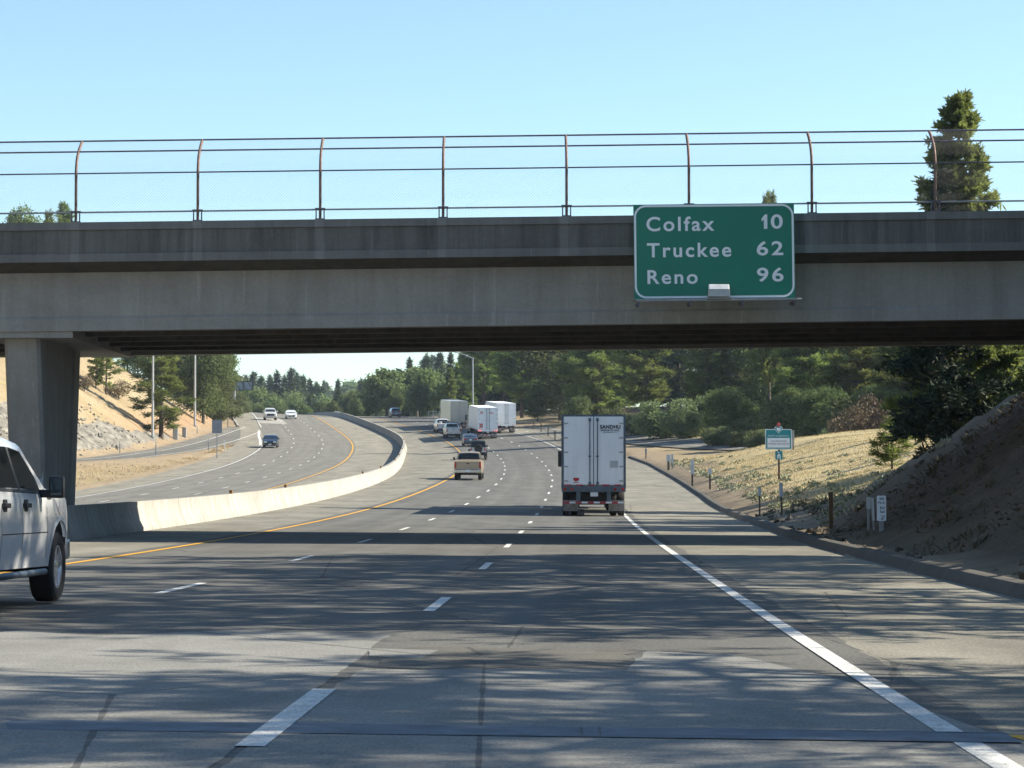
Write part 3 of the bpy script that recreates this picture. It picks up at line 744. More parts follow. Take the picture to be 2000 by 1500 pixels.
def fit_text(s, m, parent, x0, x1, z0, z1, y, name='lettering', bold=.018, sp=1.22, rz=0):
    o = text_part(s, 1.0, name, m, parent, (0, 0, 0), (R(90), 0, rz), .006, bold, 'LEFT', 1, sp)
    co = np.zeros(len(o.data.vertices) * 3); o.data.vertices.foreach_get('co', co); co = co.reshape(-1, 3)
    mn, mx = co.min(0), co.max(0); k = ((x1 - x0) / (mx[0] - mn[0]), (z1 - z0) / (mx[1] - mn[1]))
    co[:, 0] = (co[:, 0] - mn[0]) * k[0]; co[:, 1] = (co[:, 1] - mn[1]) * k[1]; o.data.vertices.foreach_set('co', co.ravel()); o.data.update()
    o.location = (x0 if not rz else x1, y, z0) if abs(rz) < .1 or rz == 0 else (x1, y, z0); return o
for s_, xa, xb, ya, yb in (('Colfax', 1263, 1395.5, 451, 422.5), ('Truckee', 1263.5, 1428, 502, 474), ('Reno', 1264, 1362, 554, 526.5), ('10', 1488, 1529, 448, 420), ('62', 1478, 1529.5, 500, 472), ('96', 1478, 1529.5, 551.5, 523.5)):
    p, q = sgn_loc(xa, ya), sgn_loc(xb, yb)
    if s_ == '10':
        c0 = sgn_loc(1506, ya)[0]; fit_text('0', M['sign_white'], sign, c0, q[0], p[1], q[1], -.0195); xo = p[0]; h_ = q[1] - p[1]
        mb = MB(); mb.prism([(xo + .055, p[1]), (xo + .14, p[1]), (xo + .14, q[1]), (xo + .08, q[1]), (xo, q[1] - .10), (xo, q[1] - .17), (xo + .055, q[1] - .13)], 'y', -.026, -.014); mb.build('lettering', M['sign_white'], sign); continue
    fit_text(s_, M['sign_white'], sign, p[0], q[0], p[1] + .0095 * p[0] * 0, q[1], -.0195)
mb = MB()
mb.tube([(-sw / 2 + .05, -.32, -sh / 2 - .06), (sw / 2 + .12, -.32, -sh / 2 - .06)], .03, 8)
mb.box((0, -.17, -sh / 2 - .035), (sw + .05, .34, .025))
mb.build('lower_rail', M['galv_dull'], sign)
mb = MB()
for k in (-1.9, -.62, .66, 1.93):
    mb = MB(); mb.box((k, .12, -sh / 2 - .12), (.06, .9, .06)); mb.box((k, -.1, -sh / 2 - .165), (.045, .5, .06))
    mb.build('bracket', M['rail_blue'], sign)
for k in (-1.3, 1.3):
    mb = MB(); mb.box((k, .32, .1), (.09, .5, .09)); mb.box((k, .06, 0), (.09, .06, sh - .1)); mb.build('hanger', M['galv_dull'], sign)
p = unproject(1404, 584, SD - .33)
lt = empty('sign_light', p, 0, 'small pale grey floodlight box below the green mileage sign', 'light')
mb = MB(); mb.prism([(-.12, .05), (.16, .05), (.16, .20), (-.12, .22)], 'x', -.265, .265); mb.build('housing', M['galv'], lt, bevel=.01)
mb = MB(); mb.prism([(-.13, .225), (.17, .205), (.12, .35), (-.06, .36)], 'x', -.25, .25); mb.build('cover', plain('white_enamel', (.8, .8, .8), .4), lt, bevel=.015)
mb = MB(); mb.box((-.31, 0, -.02), (.04, .2, .07)); mb.box((0, 0, .02), (.6, .12, .04)); mb.build('bracket', M['galv_dull'], lt)

# ------------------------------------------------------------------ vehicles
def cutmesh(outline, ys, zs):
    bm = bmesh.new(); vs = [bm.verts.new((0, y, z)) for y, z in outline]; bm.faces.new(vs)
    bmesh.ops.triangulate(bm, faces=bm.faces[:])
    for y in ys: bmesh.ops.bisect_plane(bm, geom=bm.verts[:] + bm.edges[:] + bm.faces[:], plane_co=(0, y, 0), plane_no=(0, 1, 0), dist=1e-4)
    for z in zs: bmesh.ops.bisect_plane(bm, geom=bm.verts[:] + bm.edges[:] + bm.faces[:], plane_co=(0, 0, z), plane_no=(0, 0, 1), dist=1e-4)
    bmesh.ops.remove_doubles(bm, verts=bm.verts, dist=1e-4)
    return bm
def body_mesh(name, outline, wf, mats, L, zmax, ny=14, nz=9, smooth=32):
    bm = cutmesh(outline, np.linspace(.15, L - .15, ny), np.concatenate([np.linspace(.3, zmax - .15, nz), [zmax - .09, zmax - .04]]))
    bm.verts.ensure_lookup_table(); n = len(bm.verts)
    V = [v.co.copy() for v in bm.verts]; Fc = [[v.index for v in f.verts] for f in bm.faces]
    bm.verts.index_update(); E = [(e.verts[0].index, e.verts[1].index) for e in bm.edges if len(e.link_faces) == 1]; bm.free()
    mb = MB(); P = []
    for sg in (1, -1): P += [(sg * wf(v.y, v.z), v.y, v.z) for v in V]
    P += [(0, v.y, v.z + (.035 if v.z > zmax - .12 else .012 if v.z > .8 else 0)) for v in V]
    fs = Fc + [[i + n for i in f[::-1]] for f in Fc]
    for a, b in E: fs.append((a, b, b + 2 * n, a + 2 * n)); fs.append((b + n, a + n, a + 2 * n, b + 2 * n))
    mb.add(P, fs); me = mb.mesh(name, mats, None)
    bm = bmesh.new(); bm.from_mesh(me)
    bmesh.ops.delete(bm, geom=[v for v in bm.verts if not v.link_faces], context='VERTS')
    bmesh.ops.remove_doubles(bm, verts=bm.verts, dist=5e-4); bmesh.ops.recalc_face_normals(bm, faces=bm.faces); bm.to_mesh(me); bm.free()
    me.polygons.foreach_set('use_smooth', [True] * len(me.polygons)); me.set_sharp_from_angle(angle=R(smooth))
    return me
def side_patch(mb, poly, wf, off, mi=0, sides=(1, -1)):
    for sg in sides:
        mb.add([(sg * (wf(y, z) + off), y, z) for y, z in poly], [tuple(range(len(poly)))], mi)
def face_patch(mb, p0, p1, wf, fx0, fx1, t0, t1, off, mi=0, n=6):
    """a patch on the slanted front or rear face between outline points p0, p1; fx: share of the half width"""
    dy, dz = p1[0] - p0[0], p1[1] - p0[1]; L = math.hypot(dy, dz); ny_, nz_ = -dz / L * off, dy / L * off
    vs = []
    for t_ in (t0, t1):
        y, z = p0[0] + dy * t_, p0[1] + dz * t_
        for k in range(n + 1):
            f = fx0 + (fx1 - fx0) * k / n; x = f * wf(y, z); b = (1 - abs(f)) * .02
            vs.append((x, y + ny_, z + nz_ + b * (1 if z > .8 else 0)))
    mb.add(vs, [(k, k + 1, n + 2 + k, n + 1 + k) for k in range(n)], mi)
def arch(yc, zc, r, zb, n=10):
    a0 = math.asin(max(-1, min(1, (zb - zc) / r)))
    return [(yc + r * math.cos(a0 + (math.pi - 2 * a0) * k / n), zc + r * math.sin(a0 + (math.pi - 2 * a0) * k / n)) for k in range(n + 1)]
WH = {}
def wheel(parent, x, y, r, w, spokes=5, detail=False):
    key = (round(r, 3), round(w, 3), spokes, detail)
    if key not in WH:
        mb = MB(); h = w / 2
        mb.lathe([(-h * .8, r * .60), (-h, r * .72), (-h, r * .9), (-h * .78, r * .985), (-h * .3, r), (h * .3, r), (h * .78, r * .985), (h, r * .9), (h, r * .72), (h * .8, r * .60), (-h * .8, r * .60)], n=32)
        ty = mb.mesh('tyre', M['tyre'], 40)
        mb = MB(); q = r * .62
        mb.lathe([(h * .88, q), (h * .86, q * .9), (h * .25, q * .86), (h * .2, 0.01)], n=32)
        mb.lathe([(-h * .9, q), (-h * .7, q * .9), (-h * .5, .01)], n=32)
        for k in range(spokes):
            t_ = 2 * math.pi * k / spokes; Mx = Matrix.Rotation(t_, 4, 'X')
            mb.prism([(-.045, .05), (.045, .05), (.075, q * .93), (-.075, q * .93)], 'x', h * .3, h * .72, 0)
            for i in range(len(mb.v) - 8, len(mb.v)): mb.v[i] = tuple(Mx @ Vector(mb.v[i]))
        mb.lathe([(h * .8, .01), (h * .8, .05), (h * .7, .085), (h * .3, .09)], n=16)
        WH[key] = (ty, mb.mesh('rim', M['rim'], 35))
    wo = link('wheel', WH[key][0], parent); wo.location = (x, y, r); wo.rotation_euler = (0, 0, 0 if x > 0 else math.pi)
    link('rim', WH[key][1], wo); return wo
def each(name, m, parent, builders, **kw):
    for b in builders:
        mb = MB(); b(mb); mb.build(name, m, parent, **kw)
def quick(name, m, parent, boxes, bevel=.012, smooth=None):
    mb = MB()
    for c_, d_ in boxes: mb.box(c_, d_)
    return mb.build(name, m, parent, smooth, bevel)

def pickup(root, body, detail=False, grey_bumper=True, lit=False, Wd=2.0, H=1.93, cap=False, glass_red=True):
    L = 5.85; hw = Wd / 2; k = H / 1.93
    o = [(.06, .55), (.02, .78), (.03, 1.0), (.04, 1.30 * k), (.10, 1.34 * k), (1.96, 1.36 * k), (2.04, 1.40 * k), (2.22, 1.86 * k), (2.42, 1.93 * k), (3.3, H), (3.72, 1.87 * k), (3.88, 1.70 * k), (4.34, 1.36 * k), (4.62, 1.32 * k), (5.45, 1.23 * k), (5.72, 1.15 * k), (5.83, 1.0), (5.85, .72), (5.78, .5)]
    o += [(5.5, .42)] + arch(4.93, .42, .50, .42) + [(1.8, .44)] + arch(1.25, .42, .49, .44) + [(.6, .5)]
    def wf(y, z):
        w_ = hw - .035 * max(0, .75 - z) / .35
        if z > .95 and z <= 1.28 * k: w_ -= .03 * (z - .95) / .33
        if z > 1.28 * k: w_ -= .03 + (z - 1.28 * k) * (.33 if y > 1.9 else .1)
        if z > H - .1: w_ -= .06 * ((z - H + .1) / .1)
        if y > 5.2: w_ -= .16 * ((y - 5.2) / .65) ** 2
        if y < .1: w_ -= .02
        return w_
    link('body', body_mesh('body', o, wf, body, L, H), root)
    z0, z1 = 1.36 * k, 1.82 * k
    for sg in (1, -1):
        for pl in ([(2.16, z0), (3.02, z0), (3.02, z1), (2.42, z1)], [(3.12, z0 - .0), (4.04, z0 - .03), (3.97, z0 + .12), (3.62, z1 - .04), (3.12, z1)]):
            mb = MB(); side_patch(mb, pl, wf, .008, 0, (sg,)); mb.build('side_window', M['glass'], root, recalc=False)
    mb = MB(); face_patch(mb, (2.04, 1.40 * k), (2.22, 1.86 * k), wf, -.86, .86, .04, .93, .012); mb.build('rear_window', M['glass'], root)
    mb = MB(); face_patch(mb, (3.88, 1.70 * k), (4.34, 1.36 * k), wf, -.9, .9, -.3, .96, .012); mb.build('windscreen', M['glass_blue'], root)
    tg = quick('tailgate', body, root, [((0, .012, 1.03 * k), (Wd - .36, .06, .56 * k))], .015)
    quick('handle', M['trim'], tg, [((0, -.02, 1.17 * k), (.2, .03, .075))], .008)
    for sg in (-1, 1): quick('tail_light', M['red_lit'] if lit else M['red_lens'], root, [((sg * (hw - .105), .02, 1.06 * k), (.13, .09, .42))], .015)
    quick('rear_bumper', M['chrome'] if grey_bumper else body, root, [((0, -.04, .63), (Wd - .1, .16, .2))], .03)
    quick('number_plate', M['plate'], root, [((0, -.125, .66), (.33, .012, .17))], .003)
    quick('front_bumper', M['chrome'], root, [((0, 5.86, .58), (Wd - .16, .12, .24))], .04)
    quick('grille', M['trim'], root, [((0, 5.845, .93), (1.15, .06, .34))], .02)
    for sg in (-1, 1): quick('headlight', M['lamp_lens'], root, [((sg * (hw - .28), 5.79, .97), (.3, .1, .22))], .02)
    zm = 1.37 * k if detail else 1.44 * k
    for sg in (-1, 1):
        mi = quick('mirror', M['trim'] if detail else body, root, [((sg * (hw + .155), 4.02, zm), (.17, .10, .24)), ((sg * (hw + .02), 4.05, zm - .07), (.16, .08, .09))], .025, 40)
        quick('mirror_glass', M['glass_blue'], mi, [((sg * (hw + .158), 3.967, zm + .005), (.13, .006, .19))], .003)
    for sg in (-1, 1):
        for y in (1.25, 4.93): wheel(root, sg * (hw - .14), y, .40, .27, 6, detail)
    quick('underbody', M['trim'], root, [((0, 2.9, .5), (1.2, 5.0, .18)), ((0, 1.25, .40), (1.5, .12, .12)), ((0, 4.93, .40), (1.5, .12, .12))], .02)
    if detail:
        for sg in (-1, 1):
            mb = MB()
            for y in (2.12, 3.07, 4.28): mb.add([(sg * (wf(y + a, z) + .003), y + a, z) for z in (.52, .8, 1.05, 1.3) for a in (-.007, .007)], [(2 * i, 2 * i + 1, 2 * i + 3, 2 * i + 2) for i in range(3)])
            mb.add([(sg * (wf(y, .80) + .003), y, .80 + a) for y in (2.12, 3.07, 4.28) for a in (-.006, .006)], [(0, 1, 3, 2), (2, 3, 5, 4)])
            mb.build('door_seam', M['trim'], root, recalc=False)
        for y in (2.28, 3.24):
            for sg in (-1, 1): quick('door_handle', M['trim'], root, [((sg * (wf(y, 1.1) + .02), y, 1.1), (.05, .24, .05)), ((sg * (wf(y, 1.1) + .006), y, 1.1), (.02, .14, .13))], .012)
        for sg in (-1, 1):
            mb = MB(); mb.tube([(sg * (hw - .08), 1.95, .36), (sg * (hw + .02), 2.1, .37), (sg * (hw + .02), 4.05, .37), (sg * (hw - .08), 4.2, .36)], .036, 10)
            mb.build('side_step', M['frame_steel'], root, 45)
        for sg in (-1, 1): quick('fender_badge', M['trim'], root, [((sg * (wf(4.44, 1.2) + .004), 4.44, 1.20), (.014, .18, .07))], .004)
        for sg in (-1, 1):
            mb = MB(); side_patch(mb, [(3.03, z0 - .02), (3.11, z0 - .02), (3.11, z1 + .0), (3.03, z1 + .0)], wf, .006, 0, (sg,)); mb.build('door_pillar', M['trim'], root, recalc=False)
            mb = MB(); side_patch(mb, [(2.14, z0 - .035), (4.24, z0 - .06), (4.22, z0 - .028), (2.15, z0 - .005)], wf, .009, 0, (sg,)); mb.build('belt_trim', M['trim'], root, recalc=False)
            mb = MB(); a = arch(4.93, .42, .505, .42, 16); b = arch(4.93, .42, .555, .42, 16)
            mb.add([(sg * (wf(y, z) + .012), y, z) for y, z in a] + [(sg * (wf(y, z) + .004), y, z) for y, z in b], [(i, i + 1, 18 + i, 17 + i) for i in range(16)])
            mb.build('wheel_arch_lip', body, root, recalc=False)
    return root

def car(root, body, typ='sedan', lit=True):
    if typ == 'sedan':
        L, hw, H = 4.8, .91, 1.46
        o = [(.05, .36), (.0, .6), (.04, .92), (.16, 1.04), (.62, 1.09), (1.05, 1.28), (1.5, 1.43), (2.05, H), (2.6, 1.43), (2.95, 1.31), (3.55, 1.0), (4.25, .88), (4.65, .74), (4.79, .58), (4.8, .4), (4.72, .24)]
        rg, ws = ((.62, 1.09), (1.5, 1.43)), ((2.6, 1.43), (3.55, 1.0)); r = .33
        win = [(.98, 1.09), (3.28, 1.05), (2.72, 1.36), (2.05, 1.40), (1.5, 1.37)]; belt = 1.0
    else:
        L, hw, H = 4.7, .93, 1.74
        o = [(.04, .42), (.0, .62), (.02, .98), (.1, 1.15), (.34, 1.6), (.55, 1.69), (1.2, H), (2.5, 1.73), (2.85, 1.66), (3.62, 1.14), (4.3, 1.04), (4.6, .9), (4.69, .65), (4.66, .36), (4.5, .28)]
        rg, ws = ((.1, 1.15), (.34, 1.6)), ((2.85, 1.66), (3.62, 1.14)); r = .37
        win = [(.5, 1.18), (3.42, 1.16), (2.86, 1.58), (.72, 1.62)]; belt = 1.1
    o += arch(L - .95, r, r + .06, .26) + arch(.98, r, r + .06, .26)
    def wf(y, z):
        w_ = hw - .05 * max(0, .6 - z) / .35
        if z > belt: w_ -= (z - belt) * .42
        if z > H - .1: w_ -= .05 * ((z - H + .1) / .1)
        if y > L - .8: w_ -= .22 * ((y - L + .8) / .8) ** 2
        if y < .5: w_ -= .12 * ((.5 - y) / .5) ** 2
        return w_
    link('body', body_mesh('body', o, wf, body, L, H), root)
    for sg in (1, -1): mb = MB(); side_patch(mb, win, wf, .008, 0, (sg,)); mb.build('side_window', M['glass'], root, recalc=False)
    mb = MB(); face_patch(mb, *rg, wf, -.86, .86, .1, .93, .012); mb.build('rear_window', M['glass'], root)
    mb = MB(); face_patch(mb, *ws, wf, -.9, .9, .06, .95, .012); mb.build('windscreen', M['glass_blue'], root)
    zl = .86 if typ == 'sedan' else 1.0
    for sg in (-1, 1): quick('tail_light', M['red_lens'], root, [((sg * (hw - .27), .035, zl), (.34, .1, .16))], .02)
    for sg in (-1, 1): quick('headlight', M['lamp_lens'], root, [((sg * (hw - .36), L - .14, zl - .16), (.34, .2, .13))], .02)
    quick('grille', M['trim'], root, [((0, L - .02, .55), (.9, .08, .2))], .02)
    quick('rear_bumper', body, root, [((0, .03, .5), (hw * 2 - .16, .12, .2))], .03)
    quick('number_plate', M['plate'], root, [((0, -.035, .8 if typ == 'sedan' else .72), (.33, .012, .16)), ((0, L + .03, .42), (.33, .012, .16))], .003)
    for sg in (-1, 1): quick('mirror', body, root, [((sg * (hw + .08), L - 1.65, belt + .03), (.2, .1, .13))], .03, 40)
    for sg in (-1, 1):
        for y in (.98, L - .95): wheel(root, sg * (hw - .12), y, r, .22, 5)
    quick('underbody', M['trim'], root, [((0, L / 2, .3), (1.2, L - .9, .14))], .02)

def jeep(root):
    L, hw, H = 3.9, .80, 1.85
    o = [(.0, .68), (.0, 1.16), (.03, 1.2), (.16, 1.78), (.26, H), (2.0, 1.84), (2.12, 1.78), (2.35, 1.25), (3.6, 1.16), (3.72, 1.05), (3.74, .66)] + arch(3.1, .45, .52, .66) + arch(.78, .45, .52, .66)
    def wf(y, z): return hw - (max(0, z - 1.18) * .14) - (.05 * max(0, (z - H + .08) / .08)) - (.10 * max(0, y - 2.4) / 1.3)
    link('body', body_mesh('body', o, wf, M['silver_body'], L, H), root)
    def wf2(y, z): return wf(y, z) + .014
    o2 = [(-.012, 1.18), (.15, 1.79), (.25, H + .014), (2.0, H + .006), (2.13, 1.79), (2.36, 1.24)]
    link('soft_top', body_mesh('soft_top', o2, wf2, M['black'], L, H + .014, 10, 3), root)
    mb = MB(); face_patch(mb, (-.02, 1.2), (.15, 1.79), wf, -.82, .82, .1, .9, .02); mb.build('rear_window', M['glass'], root)
    mb = MB(); face_patch(mb, (2.12, 1.78), (2.35, 1.25), wf, -.88, .88, .05, .95, .025); mb.build('windscreen', M['glass_blue'], root)
    sp = link('spare_wheel', None, root)
    mb = MB(); mb.lathe([(-.02, .01), (-.03, .34), (.0, .40), (.12, .42), (.2, .40), (.21, .1), (.2, .01)], n=32, axis='y'); me = mb.mesh('spare_wheel', M['tyre'], 40)
    bpy.data.objects.remove(sp); sp = link('spare_wheel', me, root); sp.location = (.05, -.24, 1.08)
    for sg in (-1, 1): quick('tail_light', M['red_lens'], root, [((sg * (hw - .1), -.03, .98), (.13, .08, .22))], .012)
    for sg in (-1, 1): quick('mirror', M['black'], root, [((sg * (hw + .14), 2.25, 1.3), (.17, .09, .2)), ((sg * (hw + .03), 2.25, 1.24), (.12, .05, .05))], .02)
    for sg in (-1, 1):
        for yc in (.78, 3.1):
            mb = MB(); a = arch(yc, .45, .52, .6, 10); x0, x1 = sg * (hw - .06), sg * (hw + .16); n = 11
            mb.add([(x0, y, z) for y, z in a] + [(x1, y, z) for y, z in a] + [(x1, y, z - .05) for y, z in a], [(i, i + 1, n + i + 1, n + i) for i in range(10)] + [(n + i, n + i + 1, 2 * n + i + 1, 2 * n + i) for i in range(10)])
            mb.build('fender', M['trim'], root)
    quick('rear_bumper', M['black'], root, [((0, -.1, .62), (1.55, .16, .16))], .02)
    quick('front_bumper', M['black'], root, [((0, 3.85, .6), (1.5, .16, .16))], .02)
    quick('number_plate', M['plate'], root, [((-.55, -.06, .86), (.3, .012, .15))], .003)
    for sg in (-1, 1):
        for y in (.78, 3.1): wheel(root, sg * (hw + .0), y, .43, .30, 5)
    quick('underbody', M['trim'], root, [((0, 1.9, .58), (1.0, 3.6, .14)), ((0, .78, .43), (1.5, .12, .14)), ((0, 3.1, .43), (1.5, .12, .14))], .02)

def semi(root, body, style):
    """trailer with its tractor ahead; rear of the trailer at y = 0"""
    L, hw, z0, z1 = 14.6, 1.295, 1.12, 4.10
    quick('container', body, root, [((0, L / 2 + .03, (z0 + z1) / 2), (2 * hw, L, z1 - z0))], .03)
    for sg in (-1, 1):
        mb = MB(); mb.box((sg * (hw + .004), L / 2, z0 + .06), (.03, L - .1, .16)); mb.box((sg * (hw + .004), L / 2, z1 - .06), (.03, L - .1, .1))
        for k in range(1, 12): mb.box((sg * (hw + .002), k * L / 12, (z0 + z1) / 2), (.012, .05, z1 - z0 - .2))
        mb.build('side_rail', M['galv'] if style != 'silver' else M['trailer_silver'], root)
    fr = M['frame_steel'] if style == 'sandhu' else (body if style != 'silver' else M['trailer_silver'])
    mb = MB()
    for sg in (-1, 1): mb.box((sg * (hw - .035), -.02, (z0 + z1) / 2), (.09, .07, z1 - z0 + .02))
    mb.box((0, -.02, z1 - .05), (2 * hw - .16, .07, .11)); mb.build('rear_frame', fr, root)
    quick('rear_sill', fr, root, [((0, -.03, z0 - .02), (2 * hw, .1, .25))], .012)
    for sg in (-1, 1):
        d = quick('door', body, root, [((sg * .605, -.035, (z0 + z1) / 2 + .04), (1.195, .05, z1 - z0 - .22))], .012)
        mb = MB(); xb = .155 if style == 'sandhu' else .2
        mb.tube([(sg * xb, -.095, z0 + .16), (sg * xb, -.095, z1 - .13)], .021, 8)
        for zz_ in (z0 + .2, z1 - .2): mb.box((sg * xb, -.085, zz_), (.10, .05, .13))
        mb.box((sg * xb, -.1, 2.42), (.11, .05, .05)); mb.build('lock_bar', M['frame_steel'] if style != 'silver' else M['galv'], d)
        for zz_ in np.linspace(z0 + .3, z1 - .35, 5): quick('hinge', M['galv'], d, [((sg * 1.13, -.068, zz_), (.2, .02, .06))], 0)
    quick('door_gasket', M['frame_steel'], root, [((0, -.07, (z0 + z1) / 2 + .04), (.03, .02, z1 - z0 - .24))], .004)
    lit = style in ('print',)
    for sg in (-1, 1):
        for k in (0, 1): 
            mb = MB(); mb.lathe([(-.035, .005), (-.035, .055), (0, .062)], (sg * (1.17 - .3 * k), -.075, z0 - .03), 14, 'y'); mb.build('tail_light', M['red_lit'] if lit else M['red_lens'], root, 40)
    if style == 'sandhu':
        for x in (-1.05, -.58, -.11, .49, .98): quick('reflective_tape', M['red_tape'], root, [((x, -.066, z0 + .13), (.27, .012, .06))], 0)
    gd = quick('underride_guard', M['frame_steel'], root, [((0, -.02, .55), (2.3, .1, .1)), ((-.62, -.0, .82), (.17, .1, .5)), ((.62, -.0, .82), (.17, .1, .5))], .008)
    mb = MB()
    for k in range(10):
        mb.box((-1.1 + k * .245 + .0, -.076, .55), (.245, .01, .07), k % 2)
    mb.build('reflective_tape', [M['red_tape'], M['white_tape']], gd)
    quick('number_plate', M['plate'], root, [((.02, -.075, z0 - .24), (.31, .012, .17))], .003)
    for sg in (-1, 1): quick('mud_flap', M['flap'], root, [((sg * .92, .3, .42), (.62, .02, .44))], 0)
    for y in (1.05, 2.28):
        for sg in (-1, 1):
            for x in (1.13, .80): wheel(root, sg * x, y, .51, .27, 8)
    for y in (1.05, 2.28): quick('axle', M['trim'], root, [((0, y, .51), (2.2, .13, .13))])
    quick('chassis', M['trim'], root, [((-.5, 7, .98), (.12, 13.5, .2)), ((.5, 7, .98), (.12, 13.5, .2)), ((-.62, 10.8, .55), (.13, .13, .8)), ((.62, 10.8, .55), (.13, .13, .8)), ((0, 1.7, .85), (1.1, 2.4, .16))])
    quick('suspension', M['trim'], root, [((0, 1.66, .70), (1.25, 2.5, .44))], .03)
    # tractor
    cm = {'sandhu': M['white_body'], 'silver': M['blue_body'], 'print': M['white_body'], 'plain': M['white_body']}[style]
    cab = root
    ol = [(0, .9), (0, 3.2), (.25, 3.75), (1.5, 3.7), (2.1, 3.1), (2.3, 2.85), (2.75, 1.95), (4.2, 1.65), (4.35, 1.4), (4.4, .5), (4.1, .5)] + arch(3.5, .5, .6, .5) + [(2.7, .5), (2.6, .9)]
    wf = lambda y, z: 1.2 - (.12 * max(0, y - 2.3) / 2) - .04 * max(0, z - 2.5)
    c_ = link('cab', body_mesh('cab', ol, wf, cm, 4.4, 3.75), cab); c_.location = (0, L + .75, 0)
    mb = MB(); face_patch(mb, (2.3, 2.85), (2.75, 1.95), wf, -.9, .9, .05, .95, .015)
    side_patch(mb, [(1.5, 1.95), (2.55, 1.95), (2.25, 2.7), (1.5, 2.75)], wf, .01); w_ = mb.build('window', M['glass'], c_, recalc=False)
    for sg in (-1, 1):
        mb = MB(); mb.box((sg * 1.47, 2.15, 2.35), (.2, .12, .75)); mb.box((sg * 1.3, 2.18, 2.65), (.3, .04, .04)); mb.box((sg * 1.3, 2.18, 2.1), (.3, .04, .04)); mb.build('mirror', M['black'], c_, bevel=.02)
    quick('cab_frame', M['trim'], root, [((0, L - .4, .85), (.9, 6.5, .25))])
    for y in (L - 2.3, L - .98):
        for sg in (-1, 1):
            for x in (1.1, .78): wheel(root, sg * x, y, .51, .27, 8)
    for sg in (-1, 1): wheel(root, sg * 1.02, L + .75 + 3.5, .51, .28, 8)

def place(name, s, u, label, cat, group=None, rev=0.0, yaw=0.0, dz=0.012):
    """on the road at station s (rear of the vehicle, or its front when rev holds its length)"""
    th = float(at_s(TH, s)); p = rp(s, u, dz)
    if rev: d = Vector((math.sin(th), math.cos(th), 0)); s2 = s + rev; p = rp(s2, u, dz); th += math.pi
    o = empty(name, p, -th + yaw, label, cat, group)
    q = rp(s + 4, u); q0 = rp(s, u); slope = math.atan2(q.z - q0.z, 4.0)
    o.rotation_euler = (slope if not rev else -slope, 0, -th + yaw); return o
V1, V2 = 'lanes of traffic heading away', 'traffic coming towards the camera'
t_ = place('pickup_truck', 8.95, -5.28, 'white four-door pickup close by at the left, cut by the frame, with black door handles', 'pickup truck')
pickup(t_, M['white_body'], True, H=1.83)
t_ = place('semi_truck', 85.6, 2.33, 'nearest white semi trailer with black lettering on its right rear door', 'semi truck')
semi(t_, M['trailer_white'], 'sandhu')
for s_, xa, xb, za, zb, m_ in (('SANDHU', .26, 1.09, 3.53, 3.69, 'text_black'), ('FREIGHTS INC', .29, 1.05, 3.43, 3.505, 'frame_steel'), ('SACRAMENTO CA', .38, .95, 3.37, 3.40, 'frame_steel')):
    fit_text(s_, M[m_], t_, xa, xb, za, zb, -.064, sp=1.08, bold=.045)
mb = MB(); mb.prism([(-.80, 1.44), (-.71, 1.40), (-.61, 1.44), (-.58, 1.50), (-.60, 1.55), (-.81, 1.55), (-.83, 1.50)], 'y', -.066, -.06); mb.box((-.70, -.063, 1.365), (.22, .006, .025))
mb.build('emblem', M['red_tape'], t_)
quick('notice_panel', plain('grey_notice_print', (.45, .47, .48), .6), t_, [((.82, -.063, 2.10), (.33, .006, .28))], 0)
t_ = place('semi_truck', 351, -1.35, 'bare silver trailer furthest left of the three trucks ahead', 'semi truck', None); semi(t_, M['trailer_silver'], 'silver')
t_ = place('semi_truck', 308, -1.8, 'white trailer with a red panel and red emblem on its doors', 'semi truck', None); semi(t_, M['trailer_white'], 'print')
mb = MB()
for k in range(4): mb.box((-.87, -.064, 1.52 + k * .135), (.44, .006, .115))
mb.build('notice_panel', M['red_print'], t_)
mb = MB(); mb.lathe([(0, .19), (-.004, .17), (-.004, .12), (0, .11)], (-.82, -.062, 3.42), 24, 'y'); mb.prism([(-.92, 3.38), (-.72, 3.38), (-.78, 3.48), (-.82, 3.42), (-.88, 3.5)], 'y', -.066, -.061); mb.build('emblem', M['red_print'], t_)
mb = MB()
for z_, a, b in ((3.50, .12, .48), (3.40, .16, .75), (3.31, .30, .75)): mb.box(((a + b) / 2, -.063, z_), (b - a, .005, .05))
mb.build('lettering', M['red_print'], t_)
t_ = place('semi_truck', 325, 2.5, 'plain white trailer furthest right of the three trucks ahead', 'semi truck', None); semi(t_, M['trailer_white'], 'plain')
t_ = place('pickup_truck', 156, -5.85, 'tan pickup with a black handle on its tailgate behind the jeep', 'pickup truck'); pickup(t_, M['tan_body'], Wd=1.92)
t_ = place('jeep', 236, -5.95, 'boxy jeep with a black soft top and a spare wheel on its back', 'jeep'); jeep(t_)
t_ = place('sedan', 286, -5.45, 'dark blue grey sedan half hidden behind the jeep', 'car'); car(t_, M['grey_body'])
t_ = place('pickup_truck', 317, -5.55, 'silver white pickup between the sedan and the dark loaded pickup', 'pickup truck'); pickup(t_, M['silver_body'])
t_ = place('pickup_truck', 336, -5.1, 'white and black pickup beside the bare silver trailer', 'pickup truck'); pickup(t_, M['white_body'])
quick('tonneau_load', M['black'], t_, [((.1, .95, 1.5), (1.5, 1.4, .36))], .06); quick('load_bag', M['plate'], t_, [((-.45, .3, 1.45), (.42, .3, .34))], .1, 40)
t_ = place('suv', 437, -2.8, 'small dark grey suv at the crest of the road far ahead', 'car'); car(t_, M['grey_body'], 'suv')
t_ = place('sedan', 497, -6.0, 'white car beyond the crest with only its roof showing over the barrier', 'car'); car(t_, M['white_body'])
t_ = place('pickup_truck', 389, -27.9, 'white pickup coming over the crest on the pale slab', 'pickup truck', rev=5.85); pickup(t_, M['white_body'])
